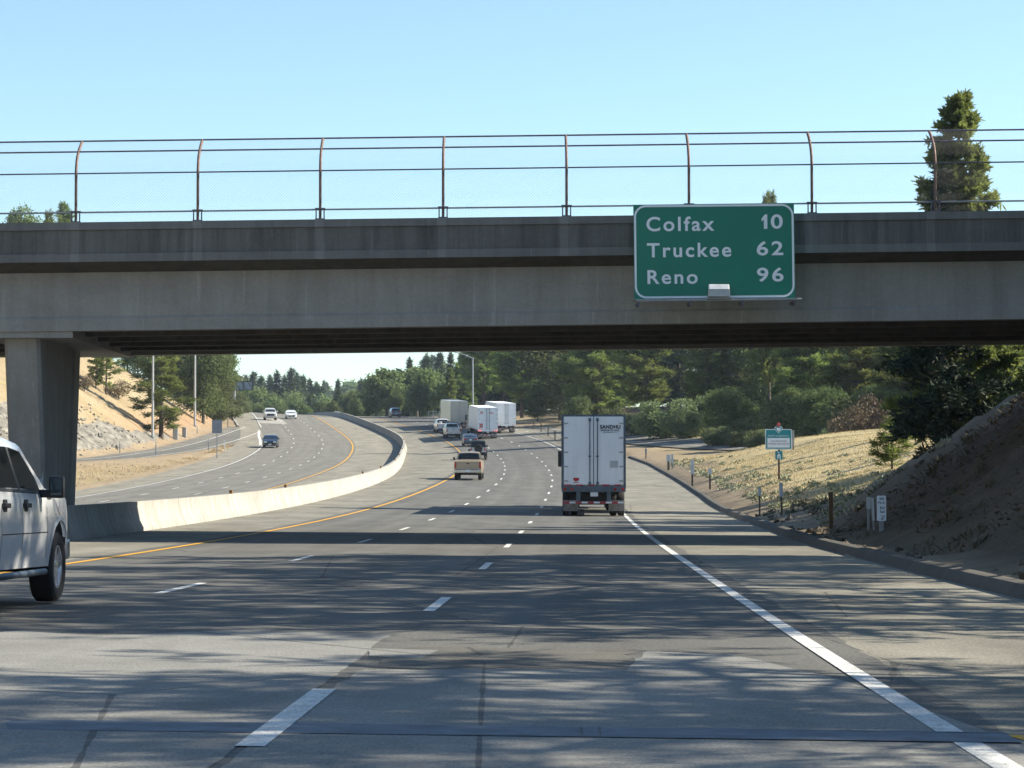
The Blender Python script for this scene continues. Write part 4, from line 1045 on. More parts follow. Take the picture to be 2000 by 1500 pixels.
t_ = place('sedan', 402, -23.9, 'white sedan coming over the crest beside the white pickup', 'car', rev=4.8); car(t_, M['white_body'])
t_ = place('sedan', 281, -29.6, 'dark blue sedan coming towards the camera beside the white gore line', 'car', rev=4.8); car(t_, M['blue_body'])

# ------------------------------------------------------------------ street furniture
def foot(px, py, D):
    """ground point near pixel column px at distance D (py only documents where the photo shows it)"""
    p = unproject(px, py, D); return Vector((p.x, D, gz(p.x, D)))
def hit(px, py, lo=22, hi=640):
    """first ground point along the ray through a pixel"""
    D = np.arange(lo, hi, .5); a, b = (px - 1000) / F, (750 - py) / F; k = D / (CP - b * SP)
    z = HC + k * (SP + b * CP); g_ = terrain(a * k, D); i = np.argmax(g_ >= z) if (g_ >= z).any() else len(D) - 1
    return Vector((float(a * k[i]), float(D[i]), float(g_[i])))
# two lamp columns at the left and one with an arm on the right
def lamp(px, py, h, arm, label, dirx, zb=None):
    p = hit(px, py) if py < 1000 else foot(px, 0, py - 1000); o = empty('street_lamp', p, 0, label, 'street lamp', 'grey lamp columns along the freeway')
    mb = MB(); mb.tube([(0, 0, -.2), (0, 0, h * .5), (0, 0, h)], [.17, .14, .11], 10); mb.box((0, 0, .05), (.4, .4, .14)); mb.build('pole', M['galv'], o, 50)
    mb = MB(); pts = [(dirx * arm * t_, 0, h - .15 + 1.35 * math.sin(t_ * math.pi / 2) * .9) for t_ in np.linspace(0, 1, 8)]
    mb.tube(pts, [.085 - .003 * i for i in range(8)], 8); mb.build('arm', M['galv'], o, 50)
    mb = MB(); mb.prism([(-.1, -.05), (.1, -.05), (.14, .04), (.06, .1), (-.06, .1), (-.14, .04)], 'x', 0, .6 * dirx); l = mb.build('lamp_head', M['galv_dull'], o, bevel=.01); l.location = pts[-1]
    return o
lamp(298, 857, 11.5, 3.5, 'pale grey lamp column at the foot of the rocky cut slope beside the pine', 1)
lamp(380.5, 833, 11.5, 3.5, 'pale grey lamp column further up the slip road in front of the dark oaks', 1)
l3 = lamp(924, 1408, 11.0, 4.6, 'lamp column with a long curved arm behind the trailers', -1)
def backsign(px, py0, py1, D, wd, label, cat, post_r=.05):
    p0 = unproject(px, py0, D); p1 = unproject(px, py1, D); g_ = gz(p0.x, D)
    o = empty('sign_board', (p0.x, D, g_), 0, label, cat)
    mb = MB(); mb.box((0, 0, (p0.z + p1.z) / 2 - g_), (wd, .03, p0.z - p1.z)); mb.build('panel', M['sign_back'], o, bevel=.008)
    mb = MB(); mb.box((0, .05, (p0.z - g_) / 2 - .2), (.09, .07, p0.z - g_ + .2)); mb.build('post', M['galv_dull'], o)
    mb = MB()
    for f in (.22, .78): mb.box((0, -.025, p1.z - g_ + (p0.z - p1.z) * f), (wd * .92, .02, .06))
    mb.build('stiffener', M['galv_dull'], o); return o
backsign(424, 820, 846, 262, 1.08, 'grey back of a square sign on one post beside the slip road', 'road sign')
# overhead truss sign far away on the left
p = foot(459, 812, 452); o = empty('overhead_sign', p, 0, 'blue grey back of an overhead truss sign far off at the left', 'road sign')
zt_, zb_ = float(unproject(473, 745, 452).z) - p.z, float(unproject(473, 762, 452).z) - p.z
mb = MB(); mb.tube([(-.1, 0, -1), (-.1, 0, zt_ + .2)], .2, 10); mb.build('pole', M['galv_dull'], o, 50)
mb = MB(); mb.box((1.55, -.3, (zt_ + zb_) / 2), (3.3, .06, zt_ - zb_ - .2)); mb.build('panel', plain('blue_grey_panel', (.22, .29, .36), .5), o)
mb = MB()
for z_ in (zb_, zt_): mb.box((1.5, -.42, z_), (3.5, .12, .12))
for k in range(3): mb.tube([(-.1 + 1.2 * k, -.45, zt_), (1.0 + 1.2 * k, -.45, zb_)], .05, 6); mb.box((-.1 + 1.65 * k, -.45, (zt_ + zb_) / 2), (.1, .1, zt_ - zb_))
mb.build('truss', M['trim'], o)
# cabinets and posts at the foot of the left slope
def marker(name, px, py0, py1, D_, wd, mats, label, cat, group=None, split=.45, depth=.03, lean=0):
    q = hit(px, py1); D, g_ = q.y, q.z; p1 = unproject(px, py0, D); h = max(.5, p1.z - g_); k_ = D / D_; wd = wd * k_
    o = empty(name, (p1.x, D, g_), 0, label, cat, group); o.rotation_euler = (0, lean, 0)
    mb = MB(); mb.box((0, .02, h * .5 - .1), (wd * .55, .05, h + .2)); mb.build('post', M[mats[0]], o)
    mb = MB(); mb.box((0, -depth / 2 - .008, h * (1 - split / 2)), (wd, depth, h * split)); mb.build('panel', M[mats[1]], o, bevel=.006); return o
def cabinet(px, py, w_, h_, m, label):
    p = hit(px, py); o = empty('utility_cabinet', p, 0, label, 'utility cabinet')
    mb = MB(); mb.box((0, 0, h_ / 2 + .05), (w_, .5, h_)); mb.build('body', M[m], o, bevel=.02)
    mb = MB(); mb.box((0, -.265, h_ / 2 + .05), (w_ - .1, .03, h_ - .14)); mb.build('door', M[m], o, bevel=.006)
    mb = MB(); mb.box((0, 0, h_ + .08), (w_ + .08, .58, .06)); mb.build('lid', M['galv'], o, bevel=.01); return o
cabinet(342.5, 860, .62, 1.75, 'galv', 'tall pale grey cabinet at the foot of the left slope')
cabinet(360, 857, .5, 1.25, 'galv_dull', 'short grey cabinet to the right of the tall pale one')
lg = 'thin marker posts beside the slip road'
for px, py, h, lb in ((234, 886, 1.3, 'thin grey marker post in front of the pale rocks'), (304.5, 890, 1.45, 'thin grey marker post below the first lamp column'), (407, 879, 1.2, 'thin grey marker post left of the square sign back'), (438.5, 879, 1.1, 'thin white marker post right of the square sign back'), (385, 849, 1.1, 'thin grey marker post under the second lamp column'), (347, 861, 1.9, 'thin white pole beside the tall pale cabinet'), (445, 834, 1.4, 'thin dark post on the small red bank')):
    p = hit(px, py); o = empty('marker_post', p, 0, lb, 'marker post', lg)
    mb = MB(); mb.box((0, 0, h / 2 - .1), (.10, .06, h + .2)); mb.build('post', M['galv_dull' if 'grey' in lb else ('sign_white' if 'white' in lb else 'wood')], o)
    mb = MB(); mb.box((0, -.045, h - .16), (.1, .012, .24)); mb.build('reflector', M['white_tape'], o)
# right side markers
rg = 'marker posts on the right verge'
marker('marker_post', 1261.5, 876, 896, 196, .16, ('wood', 'galv_dull'), 'grey marker post furthest along the right verge', 'marker post', rg)
marker('marker_post', 1313, 887, 916, 172, .16, ('galv_dull', 'post_white'), 'thin pale post just right of the small white box', 'marker post', rg, .6)
marker('marker_post', 1352, 898, 946, 150, .20, ('wood', 'post_white'), 'tall white topped post between the small box and the teal sign', 'marker post', rg, .58)
marker('marker_post', 1386.5, 915, 956, 139, .19, ('wood', 'post_white'), 'short white topped post on a dark stake left of the teal sign', 'marker post', rg, .28)
marker('marker_post', 1483.5, 952, 1007, 102, .12, ('wood', 'post_white'), 'white topped dark stake in front of the teal sign', 'marker post', rg, .3)
marker('marker_post', 1527, 943, 1004, 103.5, .15, ('wood', 'post_white'), 'taller white topped dark stake right in front of the teal sign post', 'marker post', rg, .45, .03, -.035)
marker('wooden_post', 1622, 961, 1035, 88, .15, ('wood', 'wood'), 'stout bare wooden post at the edge of the bridge shadow', 'post', None, .97, .12)
o = marker('utility_box', 1305.5, 888, 918, 168, .28, ('wood', 'post_white'), 'small white box on a wooden stake beside the right kerb', 'utility box', None, .45, .16)
marker('marker_post', 1696, 971, 1045, 67.5, .115, ('galv_dull', 'post_white'), 'white topped marker in the shade left of the milepost', 'marker post', rg, .32)
marker('marker_post', 1707, 972, 1048, 66.8, .075, ('galv_dull', 'post_white'), 'narrow white marker touching the left edge of the milepost', 'marker post', rg, .62, .02, -.05)
D = hit(1716, 1050).y; p0, p1 = unproject(1721.5, 968, D), unproject(1721.5, 1017.5, D); g_ = gz(p0.x, D)
o = empty('milepost_sign', (p0.x, D, g_), 0, 'upright white milepost panel with dark blue characters in the bridge shade', 'road sign')
hz = (p0.z + p1.z) / 2 - g_; hh = p0.z - p1.z
mb = MB(); mb.prism(rrect(.235, hh, .035), 'y', -.012, .012); q = mb.build('panel', M['sign_white'], o); q.location = (0, 0, hz)
mb = MB(); mb.box((0, .04, hz / 2 - .1), (.11, .05, hz + hh * .6)); mb.build('post', M['galv_dull'], o)
def mtext(s, cx, cz, w_, h_, rot=False):
    tp = text_part(s, 1, 'lettering', M['blue_text'], o, (cx, -.016, cz), (R(90), R(90) if rot else 0, 0), .002, .01, 'LEFT', 1, 1.05)
    co = np.zeros(len(tp.data.vertices) * 3); tp.data.vertices.foreach_get('co', co); co = co.reshape(-1, 3); mn, mx = co.min(0), co.max(0)
    co[:, 0] = (co[:, 0] - (mn[0] + mx[0]) / 2) * w_ / (mx[0] - mn[0]); co[:, 1] = (co[:, 1] - (mn[1] + mx[1]) / 2) * h_ / (mx[1] - mn[1]); tp.data.vertices.foreach_set('co', co.ravel()); tp.data.update()
mtext('80', .01, hz + hh * .38, .12, .06); mtext('PLA', .0, hz + hh * .22, .17, .06); mtext('23', .02, hz - hh * .05, .17, .11, True); mtext('76', .03, hz - hh * .36, .12, .09, True)
# teal two-panel sign on a brown post
D = hit(1521, 937).y; pa, pb = unproject(1520, 838, D), unproject(1520, 878, D); g_ = gz(unproject(1521, 800, D).x, D)
o = empty('adoption_sign', (unproject(1521, 800, D).x, D, g_), 0, 'teal roadside sign with a white text panel and a heart badge on a brown post', 'road sign')
wz = (pa.z + pb.z) / 2 - g_; wh = pa.z - pb.z; ww = 52 / F * D
mb = MB(); mb.prism(rrect(ww, wh, .07), 'y', -.015, .015); q = mb.build('panel', M['teal'], o); q.location = (-.02, 0, wz)
a, b = rrect(ww - .01, wh - .01, .07), rrect(ww - .09, wh - .09, .05); n = len(a)
mb = MB(); mb.add([(x, -.018, z_) for x, z_ in a] + [(x, -.018, z_) for x, z_ in b], [(i, (i + 1) % n, (i + 1) % n + n, i + n) for i in range(n)]); q = mb.build('border', M['sign_white'], o, recalc=False); q.location = (-.02, 0, wz)
mb = MB(); mb.box((-.02, -.02, wz - wh * .17), (ww * .84, .012, wh * .47)); mb.build('text_panel', M['sign_white'], o)
fit_text('ADOPT-A-HIGHWAY', M['sign_white'], o, -.02 - .62, -.02 + .60, wz + wh * .13, wz + wh * .21, -.022, bold=.0, sp=1.0)
fit_text('LIVE INTEGRATED', M['blue_text'], o, -.02 - .46, -.02 + .46, wz - wh * .12, wz - wh * .06, -.03, bold=.0, sp=1.0)
fit_text('HOLISTIC HEALTHCARE', M['blue_text'], o, -.02 - .6, -.02 + .6, wz - wh * .25, wz - wh * .19, -.03, bold=.0, sp=1.0)
def heart(sc):
    return [(sc * 16 * math.sin(t_) ** 3 / 17, sc * (13 * math.cos(t_) - 5 * math.cos(2 * t_) - 2 * math.cos(3 * t_) - math.cos(4 * t_)) / 17) for t_ in np.linspace(0, 2 * math.pi, 28, endpoint=False)]
for sc, y, m in ((.25, -.03, 'sign_white'), (.21, -.045, 'teal'), (.14, -.06, 'sign_white')):
    mb = MB(); mb.prism(heart(sc), 'y', y, y + .014); q = mb.build('heart_badge', M[m], o); q.location = (-.02, 0, wz + wh * .5 - .02)
mb = MB(); mb.lathe([(-.02, .01), (-.02, .1), (.0, .11), (.02, .1)], (-.02, 0, wz + wh * .5 + .26), 16, 'y'); mb.build('top_badge', M['red_print'], o, 40)
mb = MB(); mb.prism(rrect(.42, .5, .04), 'y', -.015, .01); q = mb.build('lower_panel', M['teal'], o); q.location = (.0, 0, wz - wh * .5 - .33)
mb = MB(); mb.lathe([(-.03, .01), (-.03, .045)], (-.03, 0, wz - wh * .5 - .18), 12, 'y'); mb.prism([(-.1, -.15), (-.03, -.15), (-.02, -.02), (.02, -.02), (.04, -.18), (.10, -.18), (.08, .05), (.0, .11), (-.1, .05)], 'y', -.03, -.02)
for i in range(len(mb.v) - 18, len(mb.v)): mb.v[i] = (mb.v[i][0], mb.v[i][1], mb.v[i][2] + wz - wh * .5 - .36)
mb.build('figure_symbol', M['sign_white'], o)
mb = MB(); mb.box((0, .05, (wz + wh * .4) / 2 - .2), (.10, .09, wz + wh * .4 + .4)); mb.build('post', M['brown_post'], o)
marker('marker_post', 1549, 840, 880, 158, .13, ('wood', 'galv_dull'), 'pale post just behind the right edge of the teal sign', 'marker post', rg, .8)
# low fence and bridge rail far away
def railing(pts, h, label, mname, npost, name='guard_rail', bars=(.35, .95)):
    c0 = pts[len(pts) // 2]; o = empty(name, c0, 0, label, 'railing')
    P = [p - c0 for p in pts]; L = [0]
    for a, b in zip(P, P[1:]): L.append(L[-1] + (b - a).length)
    def at(t_): return Vector([np.interp(t_, L, [p[i] for p in P]) for i in range(3)])
    pm = None
    for k in range(npost):
        q = at(L[-1] * k / (npost - 1))
        if pm is None: mb = MB(); mb.box((0, 0, h / 2 - .1), (.14, .14, h + .2)); x = mb.build('post', M[mname], o); pm = x.data
        else: x = link('post', pm, o)
        x.location = q
    for f in bars:
        mb = MB(); mb.tube([p + Vector((0, 0, h * f)) for p in P], .06 if name == 'guard_rail' else .02, 6); mb.build('rail', M[mname], o)
    return o
railing([rp(s, 7.6) for s in range(395, 470, 8)], 1.1, 'pale bridge railing beside the road beyond the silver trailer', 'galv', 13)
railing([Vector((foot(px, 0, D).x, D, foot(px, 0, D).z)) for px, D in ((1128, 262), (1100, 288), (1080, 310), (1062, 330), (1042, 350))], 1.5, 'thin wire fence on dark stakes behind the nearest trailer', 'wood', 7, 'wire_fence', (.3, .6, .95))

# ------------------------------------------------------------------ trees, shrubs, ground plants
def leaf_mesh(name, pos, dirs, length, width, mat, rr):
    """one long thin triangle pair per entry (pos: base, dirs: unit vector)"""
    n = len(pos); side = np.cross(dirs, rr.normal(size=(n, 3))); side /= np.linalg.norm(side, axis=1)[:, None] + 1e-9
    ln = np.asarray(length)[:, None] if np.ndim(length) else length
    w_ = np.asarray(width)[:, None] if np.ndim(width) else width
    a = pos - side * w_ * .3; b = pos + side * w_ * .3; m1 = pos + dirs * ln * .5 + side * w_ * .5; m0 = pos + dirs * ln * .5 - side * w_ * .5; c_ = pos + dirs * ln
    V = np.stack([a, b, m1, c_, m0], 1).reshape(-1, 3)
    me = bpy.data.meshes.new(name); me.vertices.add(n * 5); me.vertices.foreach_set('co', V.astype(np.float32).ravel())
    me.loops.add(n * 5); me.loops.foreach_set('vertex_index', np.arange(n * 5, dtype=np.int32)); me.polygons.add(n); me.polygons.foreach_set('loop_start', np.arange(0, n * 5, 5, dtype=np.int32))
    me.update(calc_edges=True); me.materials.append(mat); return me
def unit(v): return v / (np.linalg.norm(v, axis=-1, keepdims=True) + 1e-9)
def trunk_mesh(H, r0, limbs, mat, rr, lean=.02):
    mb = MB(); pts = [(rr.normal() * lean * H * t_ * .3, rr.normal() * lean * H * t_ * .3, H * t_ - (.5 if t_ == 0 else 0)) for t_ in np.linspace(0, 1, 7)]
    mb.tube(pts, [r0 * (1 - .93 * t_) for t_ in np.linspace(0, 1, 7)], 8)
    for a, b, r_ in limbs:
        m_ = (Vector(a) + Vector(b)) / 2 + Vector((0, 0, .08 * (Vector(b) - Vector(a)).length)); mb.tube([a, m_, b], [r_, r_ * .7, r_ * .25], 5, 0, False)
    return mb.mesh('trunk', mat, 50)
def conifer(seed, H, Rm, base, profile, dens, tuft, nb, up, nlen, nwid, mat, bark=None, r0=None, flat=.55):
    """branches in whorls; every branch carries tufts of needles"""
    rr = np.random.default_rng(seed); pos = []; dr = []; limbs = []
    z = base * H
    while z < H * .985:
        f = (z / H - base) / (1 - base); rad = Rm * profile(f)
        for k in range(rr.integers(nb[0], nb[1] + 1)):
            az = rr.uniform(0, 2 * math.pi); L = rad * rr.uniform(.55, 1.12)
            if rr.random() < .1: L *= .4
            d = np.array([math.cos(az), math.sin(az), up + rr.normal() * .15]); d /= np.linalg.norm(d)
            o_ = np.array([0, 0, z + rr.normal() * .15])
            tip = o_ + d * L + np.array([0, 0, L * .06])
            if L > .5: limbs.append((tuple(o_), tuple(o_ + d * L * .85), max(.02, .028 * L ** .8)))
            for q in range(max(2, int(L * dens))):
                t_ = rr.uniform(.22, 1.0) ** .75; c_ = o_ + (tip - o_) * t_ + rr.normal(size=3) * np.array([.26, .26, .13]) * L * .42 * (1.15 - t_ * .6)
                n = int(tuft * rr.uniform(.6, 1.3)); dd = unit(rr.normal(size=(n, 3)) * np.array([1, 1, flat]) + d * .7 + np.array([0, 0, .25]))
                pos.append(c_ + rr.normal(size=(n, 3)) * .12 * (nlen / .45)); dr.append(dd)
        z += H * (1 - base) / max(10, (H * (1 - base) / .62))
    n = 14; pos.append(np.tile([0, 0, H], (n, 1)) + rr.normal(size=(n, 3)) * .1); dr.append(unit(rr.normal(size=(n, 3)) + [0, 0, 1.5]))
    pos = np.concatenate(pos); dr = np.concatenate(dr); N = len(pos)
    cr = leaf_mesh('crown', pos, dr, nlen * rr.uniform(.6, 1.3, N), nwid * rr.uniform(.7, 1.3, N), mat, rr)
    return cr, trunk_mesh(H * .98, r0 or .018 * H, limbs, bark or M['bark'], rr)
def broadleaf(seed, H, Rx, base, lobes, nleaf, ls, mat, bark=None, r0=None, lob=(.28, .5)):
    rr = np.random.default_rng(seed); pos = []; limbs = []; cz = H * (base + 1) / 2; hz = H * (1 - base) / 2
    for k in range(lobes):
        d = unit(rr.normal(size=3)); q = d * np.array([Rx, Rx, hz]) * rr.uniform(.35, .78); c_ = np.array([0, 0, cz]) + q
        r_ = min(Rx, hz) * rr.uniform(*lob) * (1.15 - .35 * (q[2] / hz))
        limbs.append(((0, 0, max(.1 * H, c_[2] * .45)), tuple(c_), .012 * H))
        n = int(nleaf / lobes * (r_ / (Rx * .4)) ** 2); v = unit(rr.normal(size=(n, 3))); rad = r_ * (rr.uniform(.3, 1.0, n) ** .45) * (1 + .22 * np.sin(v[:, 0] * 7 + k) * np.sin(v[:, 1] * 6 + k * 2) + .12 * rr.normal(size=n))
        pos.append(c_ + v * rad[:, None] * np.array([1.1, 1.1, .85]))
    pos = np.concatenate(pos); pos = pos[pos[:, 2] > .05]; N = len(pos); dr = unit(rr.normal(size=(N, 3)) + [0, 0, .2])
    cr = leaf_mesh('crown', pos, dr, ls * rr.uniform(.6, 1.5, N), ls * rr.uniform(.4, .8, N), mat, rr)
    return cr, trunk_mesh(H * .7, r0 or .02 * H, limbs, bark or M['bark_grey'], rr)
pp = lambda f: (min(1, .45 + 1.6 * f) if f < .35 else 1.0) * max(.05, 1 - max(0, f - .3) / .72) ** .75 + .05
fp = lambda f: max(.04, (1 - f)) ** .85
P = {}
P['pine'] = [(conifer(11, 18, 4.6, .16, pp, 3.6, 26, (5, 7), .22, .62, .10, M['pine']), 18), (conifer(12, 19, 4.2, .22, pp, 3.4, 26, (5, 7), .26, .62, .10, M['pine']), 19), (conifer(13, 17, 5.2, .10, pp, 3.4, 26, (5, 7), .16, .62, .105, M['pine']), 17)]
P['pine_open'] = [(conifer(21, 15, 4.6, .12, pp, 2.7, 13, (3, 4), .10, .5, .07, M['pine'], flat=.35), 15), (conifer(22, 13, 4.2, .18, pp, 2.4, 13, (3, 4), .05, .5, .07, M['pine'], flat=.3), 13)]
P['pine_mid'] = [(conifer(24, 14, 3.4, .09, pp, 5.2, 14, (4, 5), .12, .5, .09, M['pine'], flat=.4), 14), (conifer(25, 12, 3.6, .16, pp, 4.2, 13, (3, 5), .08, .5, .09, M['pine'], flat=.35), 12)]
P['black'] = [(conifer(33, 14, 4.2, .05, lambda f: fp(f) * min(1.0, .5 + 2.2 * f), 6.5, 13, (6, 8), -.12, .5, .10, M['shade_dark_needles']), 14)]
P['shade'] = [(conifer(91, 10, 3.6, .16, pp, 2.6, 18, (3, 5), .05, .34, .05, M['pine'], flat=.22), 10), (conifer(92, 12, 3.8, .2, pp, 2.2, 18, (3, 4), .02, .36, .05, M['pine'], flat=.22), 12)]
P['dark'] = [(conifer(31, 14, 4.0, .07, lambda f: fp(f) * (1.0 if f > .1 else .8), 6.5, 13, (6, 8), -.12, .5, .10, M['pine_dark']), 14)]
P['cedar'] = [(conifer(36, 14, 2.6, .05, lambda f: max(.04, 1 - f) ** .47 * (1 + .1 * math.sin(f * 31)), 11, 28, (8, 11), .3, .26, .075, M['cedar'], flat=.9), 14)]
P['slim'] = [(conifer(81, 17, 1.0, .45, fp, 5, 12, (3, 5), .1, .5, .09, M['pine'], r0=.42), 17)]
P['fir'] = [(conifer(41, 22, 3.4, .10, fp, 3.0, 10, (5, 7), -.05, .85, .19, M['fir']), 22), (conifer(42, 24, 3.0, .12, fp, 3.0, 10, (5, 7), -.1, .85, .19, M['fir']), 24)]
P['oak'] = [(broadleaf(51, 12, 5.2, .12, 20, 16000, .30, M['oak']), 12), (broadleaf(52, 11, 4.6, .08, 17, 14000, .30, M['oak']), 11), (broadleaf(53, 15, 4.6, .10, 22, 15000, .32, M['oak']), 15)]
P['far_oak'] = [(broadleaf(56, 13, 5.6, .05, 16, 5200, .55, M['oak']), 13), (broadleaf(57, 16, 5.0, .05, 18, 5200, .6, M['oak']), 16)]
P['shrub'] = [(broadleaf(61, 3.4, 2.3, .0, 14, 9500, .17, M['shrub']), 3.4), (broadleaf(62, 2.4, 2.0, .0, 12, 7000, .16, M['shrub']), 2.4)]
P['dry_shrub'] = [(broadleaf(66, 3.0, 1.7, .1, 9, 2600, .14, M['dry_shrub']), 3.0)]
P['young_pine'] = [(conifer(71, 2.6, 1.35, .12, pp, 9, 15, (4, 5), .12, .26, .035, M['pine'], r0=.07), 2.6)]
NM = {'black': 'conifer_tree', 'shade': 'pine_tree', 'pine_mid': 'pine_tree', 'pine': 'pine_tree', 'slim': 'pine_tree', 'pine_open': 'pine_tree', 'dark': 'conifer_tree', 'cedar': 'cedar_tree', 'fir': 'fir_tree', 'oak': 'oak_tree', 'far_oak': 'oak_tree', 'shrub': 'shrub', 'dry_shrub': 'dry_shrub', 'young_pine': 'young_pine'}
rt = random.Random(5)
def tree(kd, x, y, h, label, group=None, v=None, z=None, wx=1.0, rot=None):
    (cr, tr), H = P[kd][rt.randrange(len(P[kd])) if v is None else v]
    k = h / H; o = empty(NM[kd], (x, y, (gz(x, y) if z is None else z) - .05), rt.uniform(0, 6.28) if rot is None else rot, label, 'shrub' if 'shrub' in kd else 'tree', group)
    o.scale = (k * wx, k * wx, k)
    link('crown', cr, o); link('trunk', tr, o); return o
def tpx(kd, px, pytop, D, label, group=None, v=None, wx=1.0, minh=2, rot=None):
    p = unproject(px, pytop, D); g_ = gz(p.x, D); return tree(kd, p.x, D, max(minh, p.z - g_), label, group, v, g_, wx, rot)
exec_trees = True
# --- single trees the photo shows apart
tpx('black', 1840, 330, 110, 'near black conifer standing in shade just behind the right end of the overpass', v=0, wx=.88)
tpx('cedar', 1874, 196, 112, 'tall green cedar rising above the right end of the overpass parapet', v=0, wx=1.0)
tpx('young_pine', 1742, 808, 119, 'small bright green young pine alone on the dry grass', v=0, wx=1.05)
tpx('pine_mid', 316, 645, hit(316, 858).y, 'open pine standing behind the first lamp column at the foot of the left slope', v=0, wx=1.3, rot=1)
tpx('pine_mid', 208, 655, hit(207, 771).y, 'leaning open pine high on the left slope beside the pier', v=1, rot=2)
tpx('pine_mid', 188, 660, hit(190, 762).y, 'thin pine just left of the leaning pine on the left slope', v=0, rot=3, wx=.8)
tpx('dry_shrub', 232, 742, hit(232, 780).y, 'grey brown dry shrub under the leaning pine on the left slope', v=0, wx=1.6)
tpx('dry_shrub', 165, 735, hit(165, 765).y, 'grey dry shrub close against the pier at the left', v=0, wx=1.6)
for i, (px, py, D, kd, w_) in enumerate([(398, 650, 345, 'oak', 1.0), (372, 665, 362, 'oak', 1.0), (412, 668, 372, 'oak', .8), (330, 640, 372, 'oak', 1.0), (270, 640, 365, 'oak', .9), (425, 640, 395, 'pine', 1), (390, 620, 400, 'pine', 1), (350, 610, 405, 'pine', 1), (300, 600, 402, 'pine', 1), (250, 610, 400, 'pine', 1), (415, 672, 410, 'pine', .8), (405, 652, 425, 'oak', .8), (150, 600, 372, 'pine', 1), (110, 590, 380, 'pine', 1), (200, 610, 392, 'oak', 1.1), (440, 772, 395, 'shrub', 1.5), (420, 792, 372, 'shrub', 1.2), (462, 780, 445, 'shrub', 1.6)]):
    tpx(kd, px, py, D, 'tree of the dark green grove on top of the left slope' if kd != 'shrub' else 'low shrub at the edge of the grove on the left slope', 'grove on the left slope' if kd != 'shrub' else 'shrubs at the edge of the left grove', wx=w_)
# three far crowns that look over the parapet
tpx('oak', 48, 390, 350, 'round tree top at the far left looking over the parapet', v=2, wx=.7)
tpx('pine', 126, 398, 352, 'darker tree top beside the first fence post looking over the parapet', v=1, wx=.7)
tpx('pine', 98, 412, 360, 'lowest of the three tree tops at the left end of the parapet', v=0, wx=.6)
tpx('pine', 1500, 382, 285, 'single tree tip peeping over the parapet just above the mileage sign', v=1, wx=.5)
# right-hand forest behind the slip road
RG = 'pines and oaks behind the slip road on the right'
RL = 'green tree of the wood behind the slip road at the right'
FD = lambda px, o: float(np.interp(px, [930, 1000, 1100, 1230, 1450, 1700, 1900, 2070], [450, 425, 385, 335, 298, 255, 226, 208])) + o
for k, px in enumerate([945, 1020, 1095, 1170, 1262, 1385, 1505, 1585, 1672, 1775, 1880, 1990, 2090]):
    tpx(('pine', 'pine', 'oak')[(k % 4 == 2) + (k % 4 == 2)], px, 600 + 14 * (k % 3), FD(px, 18 if px == 1505 else rt.uniform(-6, 6)), RL, RG, wx=1.25 + .1 * (k % 3), v=2 if k % 4 == 2 else None)
for k, px in enumerate([985, 1060, 1130, 1215, 1325, 1438, 1540, 1630, 1725, 1830, 1940, 2050]):
    tpx(('pine', 'fir', 'pine')[k % 3], px, 560 + 12 * (k % 4), FD(px, 62 + rt.uniform(-8, 8)), RL, RG, wx=1.35)
for k in range(17):
    tpx(('fir', 'dark')[k % 2], 970 + 70 * k + rt.uniform(-12, 12), rt.uniform(500, 580), FD(970 + 70 * k, 135), RL, RG, wx=1.6)
for k, px in enumerate([1050, 1128, 1200, 1535, 1612, 1655, 1702, 1760, 1850, 1960]):
    tree_l = k % 3 != 2
    tpx(('oak', 'far_oak', 'shrub')[k % 3], px, (748, 770, 792)[k % 3], FD(px, -22), RL if tree_l else 'low bush under the wood behind the slip road at the right', RG if tree_l else 'low bushes under the wood on the right', wx=rt.uniform(1.0, 1.3))
for px, py, D, w_, lb in [(1298, 775, 290, 1.25, 'large grey green shrub right of the nearest trailer'), (1335, 800, 284, 1.1, 'shrub joined to the right side of the large grey green shrub'), (1242, 808, 306, 1.2, 'low pale shrub just right of the nearest trailer'), (1272, 800, 300, 1.1, 'low shrub between the pale shrub and the large shrub'), (1405, 830, 258, 1.3, 'low shrub right of the gap where the yellow line shows'), (1440, 838, 252, 1.3, 'wide low shrub left of the teal sign'), (1478, 835, 244, 1.2, 'pale shrub touching the left edge of the teal sign'), (1640, 815, 228, 1.1, 'grey shrub behind the dry grass right of the teal sign'), (1122, 792, 372, 1.2, 'bright shrub left of the nearest trailer'), (1146, 745, 365, 1.0, 'tall light green shrub above the nearest trailer'), (1580, 822, 232, 1.0, 'small shrub just right of the teal sign')]:
    tpx('shrub', px, py, D, lb, 'shrubs along the slip road', wx=w_, minh=1.2)
for px, py, D in [(1690, 770, 225), (1660, 790, 222), (1720, 785, 220)]: tpx('dry_shrub', px, py, D, 'reddish dry shrub at the edge of the wood behind the young pine', 'dry shrubs behind the young pine', wx=.9)
for k, px in enumerate([1352, 1378, 1398, 1425, 1462, 1520, 1548, 1598, 1622, 1655, 1682, 1712]):
    D = FD(px, -24 + 5 * (k % 3)); p = unproject(px, 800, D); g_ = gz(p.x, D)
    tree('oak' if k % 2 else 'shrub', p.x, D, 3.2 + .9 * (k % 4), 'low dark green bush in the underbrush along the foot of the wood on the right', 'underbrush along the foot of the wood', None, g_, 1.25)
# leafy bank right behind the black conifer
for px, py, D in [(1950, 690, 116), (1990, 680, 114), (2030, 685, 112), (2070, 690, 110), (1930, 790, 114), (1965, 760, 112), (2000, 735, 110)]:
    tpx('oak' if py < 700 else 'shrub', px, py, D, 'bright leafy tree on the bank behind the right end of the overpass' if py < 700 else 'green shrub on the bank right of the black conifer', 'leafy bank at the right' if py < 700 else 'shrubs on the bank at the right', wx=1.0, minh=1.6)
